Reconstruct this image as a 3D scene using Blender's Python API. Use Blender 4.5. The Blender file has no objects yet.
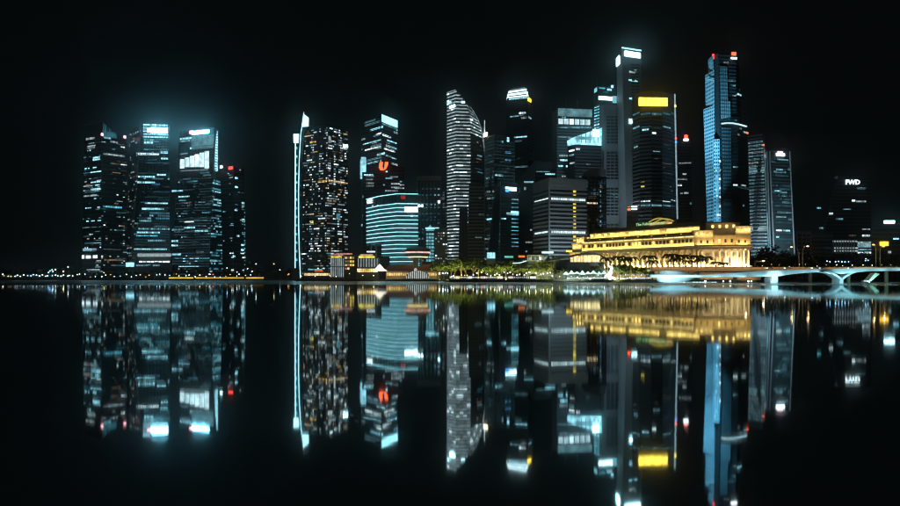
import bpy, math, random
from mathutils import Vector, Matrix
random.seed(7)
scene = bpy.context.scene
col = scene.collection
rad = math.radians

# ------------------------------------------------------------------ camera, sky, added fill sun, exposure
CAM_H, HORIZON, F = 3.2, 278.2, 600.0          # metres above water, horizon row, focal length (900 px wide frame)
cd = bpy.data.cameras.new('camera'); cam = bpy.data.objects.new('camera', cd); col.objects.link(cam)
cam.location = (0, 0, CAM_H); cam.rotation_euler = (rad(90), 0, 0)
cd.sensor_width = 36; cd.lens = 24; cd.shift_y = (HORIZON - 253) / 900
cd.clip_start = 0.1; cd.clip_end = 30000
scene.camera = cam

world = bpy.data.worlds.new('World'); scene.world = world; world.use_nodes = True
wn = world.node_tree; wn.nodes.clear()
wo = wn.nodes.new('ShaderNodeOutputWorld')
sky = wn.nodes.new('ShaderNodeTexSky'); sky.sky_type = 'NISHITA'; sky.sun_disc = False
sky.sun_elevation = rad(-6); sky.sun_rotation = rad(150)
b1 = wn.nodes.new('ShaderNodeBackground'); b1.inputs[1].default_value = 0.05
wn.links.new(sky.outputs[0], b1.inputs[0])
b2 = wn.nodes.new('ShaderNodeBackground'); b2.inputs[0].default_value = (0.0027, 0.0042, 0.0044, 1); b2.inputs[1].default_value = 0.45
ad = wn.nodes.new('ShaderNodeAddShader')
wn.links.new(b1.outputs[0], ad.inputs[0]); wn.links.new(b2.outputs[0], ad.inputs[1]); wn.links.new(ad.outputs[0], wo.inputs[0])

sl = bpy.data.lights.new('facade_fill', 'SUN'); sl.energy = 0.03; sl.angle = rad(10); sl.color = (0.75, 0.93, 1.0)  # dim fill light added to lift the dark facades
so = bpy.data.objects.new('facade_fill', sl); col.objects.link(so); so.rotation_euler = (rad(52), 0, rad(-24)); so.location = (0, -50, 400)

scene.view_settings.view_transform = 'Standard'; scene.view_settings.look = 'None'
scene.view_settings.exposure = 0.3; scene.view_settings.gamma = 1; scene.view_settings.use_curve_mapping = False
cy = scene.cycles
cy.pixel_filter_type = 'BLACKMAN_HARRIS'; cy.filter_width = 1.2
cy.use_denoising = True; cy.max_bounces = 5; cy.diffuse_bounces = 1; cy.glossy_bounces = 3; cy.transmission_bounces = 2
cy.volume_bounces = 0; cy.sample_clamp_indirect = 3; cy.use_light_tree = True; cy.caustics_reflective = False; cy.caustics_refractive = False

# ------------------------------------------------------------------ materials
M = {}
def nodes(name):
    m = bpy.data.materials.new(name); m.use_nodes = True; M[name] = m
    nt = m.node_tree; nt.nodes.clear()
    out = nt.nodes.new('ShaderNodeOutputMaterial')
    return nt, out
def surf(name, c, rough=0.6, spec=0.4, var=0.25, scale=0.15, metal=0.0, bump=0.0):
    nt, out = nodes(name)
    p = nt.nodes.new('ShaderNodeBsdfPrincipled')
    p.inputs['Roughness'].default_value = rough; p.inputs['Specular IOR Level'].default_value = spec; p.inputs['Metallic'].default_value = metal
    tc = nt.nodes.new('ShaderNodeTexCoord'); nz = nt.nodes.new('ShaderNodeTexNoise')
    nz.inputs['Scale'].default_value = scale; nz.inputs['Detail'].default_value = 6
    nt.links.new(tc.outputs['Object'], nz.inputs['Vector'])
    cr = nt.nodes.new('ShaderNodeMix'); cr.data_type = 'RGBA'
    cr.inputs[6].default_value = (*[x * (1 - var) for x in c], 1); cr.inputs[7].default_value = (*[min(1, x * (1 + var)) for x in c], 1)
    nt.links.new(nz.outputs[0], cr.inputs[0]); nt.links.new(cr.outputs[2], p.inputs['Base Color'])
    if bump:
        b = nt.nodes.new('ShaderNodeBump'); b.inputs['Strength'].default_value = bump
        nt.links.new(nz.outputs[0], b.inputs['Height']); nt.links.new(b.outputs[0], p.inputs['Normal'])
    nt.links.new(p.outputs[0], out.inputs[0]); return M[name]
def glow(name, c, s, var=0.6, mottle=0.5, scale=0.35):
    """a lit pane, lamp, LED or surface that glows to look lit: emission that differs from pane to pane and is uneven inside a pane"""
    nt, out = nodes(name)
    e = nt.nodes.new('ShaderNodeEmission'); e.inputs[0].default_value = (*c, 1)
    oi = nt.nodes.new('ShaderNodeObjectInfo')
    tc = nt.nodes.new('ShaderNodeTexCoord'); nz = nt.nodes.new('ShaderNodeTexNoise')
    nz.inputs['Scale'].default_value = scale; nz.inputs['Detail'].default_value = 3
    va = nt.nodes.new('ShaderNodeVectorMath'); va.operation = 'MULTIPLY_ADD'
    nt.links.new(oi.outputs['Random'], va.inputs[1]); va.inputs[0].default_value = (97, 41, 63)
    nt.links.new(tc.outputs['Object'], va.inputs[2]); nt.links.new(va.outputs[0], nz.inputs['Vector'])
    m1 = nt.nodes.new('ShaderNodeMapRange'); m1.inputs[3].default_value = 1 - var; m1.inputs[4].default_value = 1 + var
    nt.links.new(oi.outputs['Random'], m1.inputs[0])
    m2 = nt.nodes.new('ShaderNodeMapRange'); m2.inputs[1].default_value = 0.3; m2.inputs[2].default_value = 0.7
    m2.inputs[3].default_value = 1 - mottle; m2.inputs[4].default_value = 1 + mottle
    nt.links.new(nz.outputs[0], m2.inputs[0])
    mm = nt.nodes.new('ShaderNodeMath'); mm.operation = 'MULTIPLY'; nt.links.new(m1.outputs[0], mm.inputs[0]); nt.links.new(m2.outputs[0], mm.inputs[1])
    m3 = nt.nodes.new('ShaderNodeMath'); m3.operation = 'MULTIPLY'; m3.inputs[1].default_value = s
    nt.links.new(mm.outputs[0], m3.inputs[0]); nt.links.new(m3.outputs[0], e.inputs[1])
    nt.links.new(e.outputs[0], out.inputs[0]); return M[name]

surf('dark_glass', (0.022, 0.032, 0.036), 0.28, 0.5, 0.35, 0.02)
surf('teal_glass', (0.05, 0.085, 0.095), 0.3, 0.5, 0.3, 0.02)
surf('black_clad', (0.02, 0.023, 0.025), 0.5, 0.3, 0.3, 0.03)
surf('concrete', (0.30, 0.31, 0.31), 0.8, 0.2, 0.25, 0.05)
surf('grey_clad', (0.20, 0.22, 0.225), 0.6, 0.3, 0.25, 0.04)
surf('dim_clad', (0.09, 0.105, 0.11), 0.6, 0.3, 0.3, 0.04)
surf('granite', (0.34, 0.36, 0.38), 0.6, 0.3, 0.18, 0.1)
surf('sandstone', (0.54, 0.48, 0.38), 0.8, 0.2, 0.3, 0.35, bump=0.1)
surf('roof_dark', (0.05, 0.045, 0.04), 0.8, 0.2, 0.3, 0.2)
surf('roof_red', (0.16, 0.06, 0.045), 0.8, 0.2, 0.25, 0.3)
surf('white_paint', (0.75, 0.77, 0.78), 0.55, 0.3, 0.08, 0.2)
surf('metal', (0.18, 0.19, 0.20), 0.45, 0.5, 0.2, 0.5, 0.6)
surf('paving', (0.16, 0.155, 0.15), 0.85, 0.2, 0.3, 0.15)
surf('land', (0.05, 0.052, 0.048), 0.9, 0.1, 0.4, 0.03)
surf('quay_stone', (0.11, 0.11, 0.108), 0.85, 0.2, 0.35, 0.25, bump=0.2)
surf('bark', (0.10, 0.075, 0.05), 0.9, 0.1, 0.3, 1.0, bump=0.3)
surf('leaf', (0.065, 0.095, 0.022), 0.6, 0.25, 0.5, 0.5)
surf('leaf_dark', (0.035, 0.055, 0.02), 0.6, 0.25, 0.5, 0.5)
surf('car_paint', (0.3, 0.31, 0.32), 0.3, 0.5, 0.1, 0.5)
surf('tyre', (0.02, 0.02, 0.02), 0.9, 0.1, 0.2, 2)

COOL = (0.34, 0.80, 0.95); TEAL = (0.11, 0.52, 0.66); WHITE = (0.74, 0.95, 1.0); CYAN = (0.22, 0.72, 0.95)
glow('lit_cool', COOL, 1.105); glow('lit_cool_dim', (0.32, 0.70, 0.82), 0.350); glow('lit_teal', TEAL, 0.780); glow('lit_teal_dim', (0.10, 0.40, 0.5), 0.192)
glow('lit_white', WHITE, 1.438); glow('lit_white_dim', (0.62, 0.78, 0.82), 0.375); glow('lit_warm', (1.0, 0.74, 0.42), 0.780); glow('lit_warm_dim', (0.9, 0.62, 0.36), 0.16)
glow('lit_amber', (1.0, 0.62, 0.12), 0.8); glow('lit_yellow', (1.0, 0.80, 0.12), 0.9, 0.35)
glow('lit_blue', (0.12, 0.42, 0.75), 0.4)
glow('led_cyan', (0.34, 0.84, 0.96), 1.6, 0.1, 0.15); glow('led_blade', (0.42, 0.88, 1.0), 2.2, 0.1, 0.1); glow('led_cyan_soft', (0.20, 0.62, 0.72), 0.55, 0.25, 0.35, 0.1)
glow('sign_white', (0.50, 0.92, 1.0), 5.5, 0.3, 0.6, 0.35); glow('sign_text', (0.8, 0.97, 1.0), 2.0, 0, 0); glow('sign_blaze', (0.24, 0.78, 1.0), 38, 0.1, 0.3, 0.35); glow('lit_sheen_dim', (0.20, 0.42, 0.48), 0.112, 0.5, 0.5); glow('sign_letter', (0.75, 0.97, 1.0), 3.5, 0, 0); glow('sign_red', (1.0, 0.06, 0.05), 2.0, 0, 0)  # the dim teal-grey glow stands in for sheen on the facades
glow('sign_orange', (1.0, 0.10, 0.035), 2.4, 0, 0); glow('sign_pink', (1.0, 0.42, 0.5), 2.5, 0, 0); glow('sign_yellow', (1.0, 0.66, 0.07), 2.3, 0, 0.4, 0.25)
glow('sign_green', (0.45, 1.0, 0.35), .6, 0, 0); glow('sign_blue', (0.05, 0.30, 0.9), 2.0, 0, 0.1); glow('billboard_amber', (1.0, 0.5, 0.03), 1.8, 0, 0.35, 0.5)
glow('crown_cyan', (0.35, 0.82, 0.98), 1.1, 0.1, 0.6, 0.12); glow('crown_white', (0.62, 0.88, 0.95), 1.1, 0.1, 0.5, 0.1); glow('crown_grey', (0.25, 0.55, 0.62), 0.3, 0.2, 0.6, 0.12)
glow('lamp_white', (0.72, 0.95, 1.0), 9, 0.5, 0); glow('lamp_amber', (1.0, 0.55, 0.14), 4, 0.5, 0); glow('lamp_red', (1.0, 0.08, 0.05), 8, 0.3, 0); glow('lamp_blue', (0.3, 0.65, 1.0), 8, 0.5, 0)
glow('lamp_pink', (1.0, .6, .45), 5, 0, 0); glow('lamp_yellow', (1.0, 0.8, 0.35), 11, 0.5, 0); glow('strip_amber', (1.0, 0.66, 0.12), 0.6, 0.15, 0.3, 0.08); glow('strip_white', (0.70, 0.92, 1.0), 0.9, 0.2, 0.4, 0.2)
glow('strip_warm', (1.0, 0.72, 0.26), 2.2, 0.2, 0.3, 0.15); glow('cafe_warm', (1.0, 0.62, 0.22), 0.75, 0.4, 0.6, 0.3)
glow('ful_window', (1.0, 0.66, 0.16), 1.6, 0.45, 0.5, 0.5); glow('parapet_amber', (1.0, 0.42, 0.06), 0.55, 0.6, 0.6, 0.3)
glow('glass_teal_lit', (0.14, 0.42, 0.50), 0.11, 0.3, 0.5, 0.1); glow('lit_band', (0.60, 0.80, 0.85), 0.36, 0.45, 0.5, 0.2); glow('sign_dull_red', (0.6, 0.05, 0.04), 0.35, 0, .2)
glow('lamp_warm_sign', (1.0, 0.8, 0.55), 3, 0, 0); glow('sign_teal_small', (0.2, 0.75, 0.6), 0.6, 0, .2); glow('crown_top', (0.68, 0.93, 1.0), 1.5, 0, .2, .2); glow('lit_row', (0.68, 0.92, 0.95), 0.975, 0.4, 0.4)
glow('lit_greenish', (0.1, 0.5, 0.3), 0.12); glow('led_side', (0.5, 0.75, 0.85), 0.45, 0, .3); glow('strip_bright', (0.55, 0.9, 1.0), 1.1, 0, .4, .1); glow('crown_white_dim', (0.5, 0.8, 0.85), 0.35, 0.2, 0.5, .15)
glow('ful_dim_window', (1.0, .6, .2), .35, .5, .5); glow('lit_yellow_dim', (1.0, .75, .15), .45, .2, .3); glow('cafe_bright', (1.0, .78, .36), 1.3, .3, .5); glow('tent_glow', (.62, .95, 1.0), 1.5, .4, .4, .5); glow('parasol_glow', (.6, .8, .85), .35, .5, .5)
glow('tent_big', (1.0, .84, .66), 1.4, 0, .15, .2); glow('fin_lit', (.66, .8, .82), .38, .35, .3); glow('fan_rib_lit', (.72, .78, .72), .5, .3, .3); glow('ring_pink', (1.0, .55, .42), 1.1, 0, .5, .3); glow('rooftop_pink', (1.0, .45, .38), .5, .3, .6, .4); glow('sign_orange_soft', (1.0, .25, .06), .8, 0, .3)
glow('kiosk_white', (.8, .95, .95), 1.1, .3, .5, .5); glow('kiosk_pink', (1.0, .6, .5), .8, .3, .5, .5)
surf('sign_board_dark', (0.03, 0.05, 0.055), 0.5); surf('dim_glass_strip', (0.03, 0.04, 0.045), 0.3, 0.5)
for k in M:
    if k.startswith(('lit_', 'glass_', 'strip_', 'led_', 'cafe', 'ful_', 'crown_', 'parapet', 'tent_', 'parasol', 'fin_', 'fan_', 'ring_', 'rooftop_', 'billboard', 'kiosk')):
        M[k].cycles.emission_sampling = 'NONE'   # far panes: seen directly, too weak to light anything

def water_material():
    nt, out = nodes('water')
    g = nt.nodes.new('ShaderNodeBsdfGlossy'); g.distribution = 'GGX'
    g.inputs['Color'].default_value = (0.70, 0.78, 0.80, 1)
    tc = nt.nodes.new('ShaderNodeTexCoord')
    # the mid-bay lies calm; a breeze ruffles the water in ragged streaks along the far shore
    mp = nt.nodes.new('ShaderNodeMapping'); mp.inputs['Scale'].default_value = (0.006, 0.02, 1)
    nt.links.new(tc.outputs['Object'], mp.inputs[0])
    n1 = nt.nodes.new('ShaderNodeTexNoise'); n1.inputs['Scale'].default_value = 1; n1.inputs['Detail'].default_value = 4
    nt.links.new(mp.outputs[0], n1.inputs['Vector'])
    mr = nt.nodes.new('ShaderNodeMapRange'); mr.inputs[1].default_value = 0.35; mr.inputs[2].default_value = 0.7
    mr.inputs[3].default_value = 0.030; mr.inputs[4].default_value = 0.052
    nt.links.new(n1.outputs[0], mr.inputs[0])
    sx = nt.nodes.new('ShaderNodeSeparateXYZ'); nt.links.new(tc.outputs['Object'], sx.inputs[0])
    ma = nt.nodes.new('ShaderNodeMath'); ma.operation = 'MULTIPLY_ADD'; ma.inputs[1].default_value = 220
    nt.links.new(n1.outputs[0], ma.inputs[0]); nt.links.new(sx.outputs[1], ma.inputs[2])
    m4 = nt.nodes.new('ShaderNodeMapRange'); m4.interpolation_type = 'SMOOTHSTEP'; m4.inputs[1].default_value = 350; m4.inputs[2].default_value = 460
    m4.inputs[3].default_value = 0; m4.inputs[4].default_value = 0.24
    nt.links.new(ma.outputs[0], m4.inputs[0])
    ar = nt.nodes.new('ShaderNodeMath'); ar.operation = 'ADD'; nt.links.new(mr.outputs[0], ar.inputs[0]); nt.links.new(m4.outputs[0], ar.inputs[1])
    nt.links.new(ar.outputs[0], g.inputs['Roughness'])
    mp2 = nt.nodes.new('ShaderNodeMapping'); mp2.inputs['Scale'].default_value = (0.5, 0.9, 1)
    nt.links.new(tc.outputs['Object'], mp2.inputs[0])
    n2 = nt.nodes.new('ShaderNodeTexNoise'); n2.inputs['Scale'].default_value = 1; n2.inputs['Detail'].default_value = 2
    nt.links.new(mp2.outputs[0], n2.inputs['Vector'])
    bp = nt.nodes.new('ShaderNodeBump'); bp.inputs['Strength'].default_value = 0.5; bp.inputs['Distance'].default_value = 0.0022
    nt.links.new(n2.outputs[0], bp.inputs['Height']); nt.links.new(bp.outputs[0], g.inputs['Normal'])
    d = nt.nodes.new('ShaderNodeBsdfDiffuse'); d.inputs[0].default_value = (0.004, 0.008, 0.009, 1)
    a = nt.nodes.new('ShaderNodeAddShader'); nt.links.new(g.outputs[0], a.inputs[0]); nt.links.new(d.outputs[0], a.inputs[1])
    nt.links.new(a.outputs[0], out.inputs[0])
water_material()

# ------------------------------------------------------------------ helpers
def X(px, D): return (px - 450) * D / F
def Z(py, D): return CAM_H + (HORIZON - py) * D / F
def P(px, py, D): return Vector((X(px, D), D, Z(py, D)))
BASE = 2.0

def wmat(o):
    m = Matrix.LocRotScale(o.location, o.rotation_euler, o.scale)
    return wmat(o.parent) @ m if o.parent else m
def wloc(o): return wmat(o).translation.copy()
def link(name, me, parent=None, loc=None, rz=0.0, rx=0.0, scale=None):
    """loc and rotation are given in the world; a child's own values are worked out from them"""
    o = bpy.data.objects.new(name, me); col.objects.link(o)
    l = Vector(loc) if loc is not None else Vector((0, 0, 0))
    if parent:
        o.parent = parent
        if parent.parent is None and parent.rotation_euler.z == 0: l = l - parent.location
        else:
            m = wmat(parent).inverted(); l = m @ l; rz = rz + m.to_euler().z
    o.location = l; o.rotation_euler = (rx, 0, rz)
    if scale: o.scale = scale
    return o
def tag(o, label=None, cat=None, group=None, kind=None):
    if label: o['label'] = label
    if cat: o['category'] = cat
    if group: o['group'] = group
    if kind: o['kind'] = kind
    return o
def thing(name, label, cat, loc, group=None, rz=0.0):
    o = bpy.data.objects.new(name, None); col.objects.link(o); o.location = loc; o.rotation_euler = (0, 0, rz); o.empty_display_size = 2
    return tag(o, label, cat, group)
def mesh(name, verts, faces, mats, idx=None, smooth=False):
    me = bpy.data.meshes.new(name); me.from_pydata([tuple(v) for v in verts], [], faces)
    for m in (mats if isinstance(mats, (list, tuple)) else [mats]): me.materials.append(M[m])
    if idx: me.polygons.foreach_set('material_index', idx)
    if smooth: me.polygons.foreach_set('use_smooth', [True] * len(me.polygons))
    me.update(); return me
BF = [(0, 3, 2, 1), (4, 5, 6, 7), (0, 1, 5, 4), (1, 2, 6, 5), (2, 3, 7, 6), (3, 0, 4, 7)]
def boxv(x0, x1, y0, y1, z0, z1):
    return [(x0, y0, z0), (x1, y0, z0), (x1, y1, z0), (x0, y1, z0), (x0, y0, z1), (x1, y0, z1), (x1, y1, z1), (x0, y1, z1)]
_bc = {}
def box_mesh(w, d, h, mat):
    k = (round(w, 2), round(d, 2), round(h, 2), mat)
    if k not in _bc: _bc[k] = mesh('box_' + mat, boxv(-k[0]/2, k[0]/2, -k[1]/2, k[1]/2, -k[2]/2, k[2]/2), BF, mat)
    return _bc[k]
class MB:
    """collects shapes in world coordinates, builds one mesh object"""
    def __init__(s): s.v = []; s.f = []; s.i = []
    def add(s, v, f, i=0):
        n = len(s.v); s.v += [Vector(a) for a in v]; s.f += [tuple(a + n for a in q) for q in f]; s.i += [i] * len(f); return s
    def box(s, x0, x1, y0, y1, z0, z1, i=0): return s.add(boxv(x0, x1, y0, y1, z0, z1), BF, i)
    def lathe(s, c, prof, n=12, i=0, cap=True):
        v = []; f = []
        for (r, z) in prof:
            for k in range(n):
                a = 2 * math.pi * k / n; v.append((c[0] + r * math.cos(a), c[1] + r * math.sin(a), c[2] + z))
        for j in range(len(prof) - 1):
            for k in range(n): f.append((j*n + k, j*n + (k+1) % n, (j+1)*n + (k+1) % n, (j+1)*n + k))
        if cap: f.append(tuple(range(n))[::-1]); f.append(tuple(range((len(prof)-1)*n, len(prof)*n)))
        return s.add(v, f, i)
    def tube(s, pts, r, n=6, i=0):
        pts = [Vector(p) for p in pts]; v = []; f = []; rs = r if isinstance(r, (list, tuple)) else [r] * len(pts)
        for j, p in enumerate(pts):
            t = (pts[min(j+1, len(pts)-1)] - pts[max(j-1, 0)]).normalized()
            a = t.cross(Vector((0.13, 1, 0.07))).normalized(); b = t.cross(a)
            for k in range(n):
                q = 2 * math.pi * k / n; v.append(p + a * rs[j] * math.cos(q) + b * rs[j] * math.sin(q))
        for j in range(len(pts) - 1):
            for k in range(n): f.append((j*n + k, j*n + (k+1) % n, (j+1)*n + (k+1) % n, (j+1)*n + k))
        f.append(tuple(range(n))[::-1]); f.append(tuple(range((len(pts)-1)*n, len(pts)*n)))
        return s.add(v, f, i)
    def build(s, name, mats, parent=None, smooth=False):
        o0 = wloc(parent) if parent else Vector((0, 0, 0))
        me = mesh(name, [v - o0 for v in s.v], s.f, mats, s.i, smooth)
        return link(name, me, parent, o0 if parent else None)
class Fr:
    """a straight wall line on plan: a = metres along it, d = metres out towards the water"""
    def __init__(s, p0, p1):
        s.p0 = Vector((p0[0], p0[1], 0)); s.p1 = Vector((p1[0], p1[1], 0)); s.L = (s.p1 - s.p0).length
        s.u = (s.p1 - s.p0) / s.L; s.n = Vector((s.u.y, -s.u.x, 0)); s.rz = math.atan2(s.u.y, s.u.x)
    def pt(s, a, d, z): return s.p0 + s.u * a + s.n * d + Vector((0, 0, z))
    def box(s, mb, a0, a1, d0, d1, z0, z1, i=0):
        v = [s.pt(a, d, z) for z in (z0, z1) for (a, d) in ((a0, d1), (a1, d1), (a1, d0), (a0, d0))]
        return mb.add(v, BF, i)
    def part(s, name, mat, parent, a0, a1, d0, d1, z0, z1):
        me = box_mesh(a1 - a0, d1 - d0, z1 - z0, mat)
        return link(name, me, parent, s.pt((a0+a1)/2, (d0+d1)/2, (z0+z1)/2), s.rz)
    def at_px(s, px):
        rx = (px - 450) / F                       # where the sight line through that column meets the wall
        a = (rx * s.p0.y - s.p0.x) / (s.u.x - rx * s.u.y); return a

_tc = {}
def text_mesh(txt, h, mat, thick=0.06, bold=0.0):
    k = (txt, round(h, 2), mat)
    if k in _tc: return _tc[k]
    cu = bpy.data.curves.new('lettering', 'FONT'); cu.body = txt; cu.align_x = 'CENTER'; cu.align_y = 'CENTER'; cu.size = h * 1.38
    cu.extrude = thick; cu.offset = bold; cu.resolution_u = 2
    to = bpy.data.objects.new('lettering', cu); col.objects.link(to)
    dg = bpy.context.evaluated_depsgraph_get()
    me = bpy.data.meshes.new_from_object(to.evaluated_get(dg)); me.materials.clear(); me.materials.append(M[mat])
    bpy.data.objects.remove(to); bpy.data.curves.remove(cu); _tc[k] = me; return me

# ------------------------------------------------------------------ towers
class Tower:
    """levels: [(py, [(px, D), ...]), ...] bottom to top; the front outline seen from the water, lofted, closed behind.
       py of a level may be None for the ground; a list gives a slanted top."""
    def __init__(s, name, label, levels, mat, depth=34, cat='skyscraper', group=None, body='shaft', parent=None, dref=None):
        s.n = len(levels[0][1]); s.lv = []
        dr = dref or min(d for _, d in levels[0][1]); s.dr = dr
        for py, pts in levels:
            zs = [BASE if p is None else Z(p, dr) for p in (py if isinstance(py, (list, tuple)) else [py] * s.n)]
            s.lv.append([Vector((X(px, d), d, z)) for (px, d), z in zip(pts, zs)])
        c = sum((v for v in s.lv[0]), Vector()) / s.n
        s.root = parent or thing(name, label, cat, (c.x, c.y, s.lv[0][0].z if levels[0][0] is not None else BASE), group)
        mb = MB(); n2 = s.n + 2; v = []
        for L in s.lv:
            l, r = L[0], L[-1]
            def back(p, e):
                q = Vector((p.x, p.y, 0)).normalized() * depth; q = p + q; q.x += e; q.z = p.z; return q
            v += list(L) + [back(r, -1.5), back(l, 1.5)]
        f = []
        for j in range(len(s.lv) - 1):
            for k in range(n2): f.append((j*n2 + k, j*n2 + (k+1) % n2, (j+1)*n2 + (k+1) % n2, (j+1)*n2 + k))
        f.append(tuple(range(n2))[::-1]); f.append(tuple(range((len(s.lv)-1)*n2, len(s.lv)*n2)))
        s.body = mb.add(v, f).build(body, mat, s.root)
        if parent: s.root = s.body                # pieces on a part are its sub-parts
        s.top = min(p.z for p in s.lv[-1]); s.bot = s.lv[0][0].z
        s.wins = []; s.nw = 0
    def vert(s, k, z):
        for j in range(len(s.lv) - 1):
            a, b = s.lv[j][k], s.lv[j+1][k]
            if z <= b.z or j == len(s.lv) - 2:
                t = 0 if b.z - a.z < 1e-6 else (z - a.z) / (b.z - a.z); return a.lerp(b, t)
    def face(s, k, z): return Fr(s.vert(k, z), s.vert(k+1, z))
    def cell(s, k, px, py):
        z = Z(py, s.dr)
        for _ in range(3):
            fr = s.face(k, z); a = fr.at_px(px); D = fr.pt(a, 0, 0).y; z = Z(py, D)
        return fr, a, z
    def window(s, loc, rz, w, h, mat): s.wins.append((loc, rz, w, h, mat))
    def pane(s, k, px0, px1, py0, py1, mat, name='window', split=None, d=0.25, keep=True):
        """a lit strip or sign on face k, measured on the photograph; split: metres per pane"""
        f0, a0, z0 = s.cell(k, px0, py1); f1, a1, z1 = s.cell(k, px1, py1); fr, _, zt = s.cell(k, (px0+px1)/2, py0)
        fm, am, zb = s.cell(k, (px0+px1)/2, py1)
        h = max(0.6, zt - zb); w = abs(a1 - a0); zc = (zt + zb) / 2; o = None
        n = max(1, round(w / split)) if split else 1
        for i in range(n):
            a = a0 + (a1 - a0) * (i + 0.5) / n
            ww = w / n * (0.82 if n > 1 else 1)
            loc = fm.pt(a, d / 2, zc)
            if name == 'window' and keep: s.wins.insert(0, (loc, fm.rz, ww, h, mat))
            else: o = link(name, box_mesh(ww, d + 0.3, h, mat), s.root, loc, fm.rz)
        return o
    def bands(s, k, fh, mat, z0=None, z1=None, h=1.3, d=0.5, name='spandrel', inset=0.0):
        z = z0 if z0 is not None else s.bot + 4; z1 = z1 if z1 is not None else s.top - 1
        while z < z1:
            fr = s.face(k, z)
            link(name, box_mesh(fr.L - 2*inset, d + 0.3, h, mat), s.root, fr.pt(fr.L/2, d/2 - 0.15, z), fr.rz); z += fh
    def mullions(s, k, bw, mat, z0=None, z1=None, w=0.5, d=0.35, name='mullions'):
        z0 = z0 if z0 is not None else s.bot; z1 = z1 if z1 is not None else s.top
        fa, fb = s.face(k, z0), s.face(k, z1); n = max(2, round(fa.L / bw)); mb = MB()
        for i in range(n + 1):
            ta = i / n; q = []
            for fr, z in ((fa, z0), (fb, z1)):
                a = fr.L * ta
                q += [fr.pt(a - w/2, d, z), fr.pt(a + w/2, d, z), fr.pt(a + w/2, -0.2, z), fr.pt(a - w/2, -0.2, z)]
            mb.add(q, BF)
        tag(mb.build(name, mat, s.root), kind='stuff')
    def grid(s, k, fh, bw, mats, dens, z0=None, z1=None, run=0.6, wh=0.45, ww=0.8, colw=None, floors=None, off=0.5):
        """scattered lit windows. dens(s, t): chance that a run starts; run: chance that it goes on"""
        z0 = z0 if z0 is not None else s.bot + 6; z1 = z1 if z1 is not None else s.top - 2
        n = int((z1 - z0) / fh)
        for j in range(n):
            z = z0 + (j + off) * fh; fr = s.face(k, z); nb = max(2, int(fr.L / bw)); b = fr.L / nb; on = False; mt = None
            fl = random.random() ** 1.5 * 2.2 if floors is None else floors(j)
            for i in range(nb):
                q = dens((i + .5) / nb, (z - z0) / (z1 - z0)) * fl * (colw[i % len(colw)] if colw else 1)
                if on: on = random.random() < run
                if not on and random.random() < q: on = True; mt = random.choice(mats)
                if on: s.window(fr.pt((i + .5) * b, 0.1, z), fr.rz, b * ww, fh * wh, mt)
    def finish(s, cap=290):
        """each lit window a part; past the limit the smallest go into one part; plant rooms on a flat roof"""
        if s.root is not s.body and len(set(round(p.z) for p in s.lv[-1])) == 1 and s.top > 60:
            f = Fr(s.lv[-1][0], s.lv[-1][-1]); rr = random.Random(int(s.top * 10))
            for q in range(rr.randint(2, 3)):
                a = f.L * rr.uniform(.2, .75); f.part('plant_room', 'dim_clad', s.root, a - 2.5, a + 2.5, -16 - 4 * q, -9 - 4 * q, s.top, s.top + rr.uniform(1.5, 3.2))
            p = f.pt(f.L * rr.uniform(.3, .7), -10, s.top); m_ = MB(); m_.tube([p, p + Vector((0, 0, rr.uniform(4, 7)))], [.22, .08], 5); m_.build('mast', 'metal', s.root)
        big = s.wins[:cap] if len(s.wins) <= cap else sorted(s.wins, key=lambda w: -w[2] * w[3])[:cap]
        ids = set(id(w) for w in big)
        for (loc, rz, w, h, mat) in big: link('window', box_mesh(round(w, 1), 0.4, round(h, 1), mat), s.root, loc, rz)
        rest = [w for w in s.wins if id(w) not in ids]
        if rest:
            mats = sorted(set(w[4] for w in rest)); mb = MB()
            for (loc, rz, w, h, mat) in rest:
                u = Vector((math.cos(rz), math.sin(rz), 0)); fr = Fr(loc - u * w/2, loc + u * w/2)
                fr.box(mb, 0, fr.L, -0.2, 0.2, loc.z - h/2, loc.z + h/2, mats.index(mat))
            tag(mb.build('small_windows', mats, s.root), kind='stuff')
        s.wins = []
    def sign(s, k, px0, px1, py0, py1, mat, txt=None, tmat='sign_letter', d=0.8, th=0.8):
        o = s.pane(k, px0, px1, py0, py1, mat, 'sign', None, d)
        if txt:
            fr = s.cell(k, (px0+px1)/2, (py0+py1)/2); h = abs(py1 - py0) * s.dr / F * th
            n = fr[0].n; l = wloc(o) + n * (d/2 + 0.35)
            me = text_mesh(txt, h, tmat, 0.06, h * 0.02); link('lettering', me, o, l, fr[0].rz, rad(90))
        return o

# ------------------------------------------------------------------ the setting: water, land, quay
SHORE = [(-420, 1050), (-60, 930), (60, 905), (168, 880), (266, 868), (292, 800), (297, 640), (330, 606), (444, 575), (449, 478), (520, 462), (606, 446), (654, 424),
         (700, 428), (757, 432), (776, 520), (900, 548), (1100, 600)]
sp = [Vector((X(a, d), d, 0)) for a, d in SHORE]
mb = MB(); mb.add([(-9000, -400, 0), (9000, -400, 0), (9000, 9000, 0), (-9000, 9000, 0)], [(0, 1, 2, 3)])
tag(mb.build('water', 'water'), kind='structure')
far = [(9000, 700, BASE), (9000, 9000, BASE), (-9000, 9000, BASE), (-9000, 1100, BASE)]
mb = MB(); v = [(p.x, p.y, BASE) for p in sp] + far; mb.add(v, [tuple(range(len(v)))])
tag(mb.build('ground', 'land'), kind='structure')
qw = MB(); pm = MB(); kb = MB()
offs = []
for i, p in enumerate(sp):
    a = (sp[min(i+1, len(sp)-1)] - sp[max(i-1, 0)]).normalized(); offs.append(Vector((-a.y, a.x, 0)))
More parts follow.
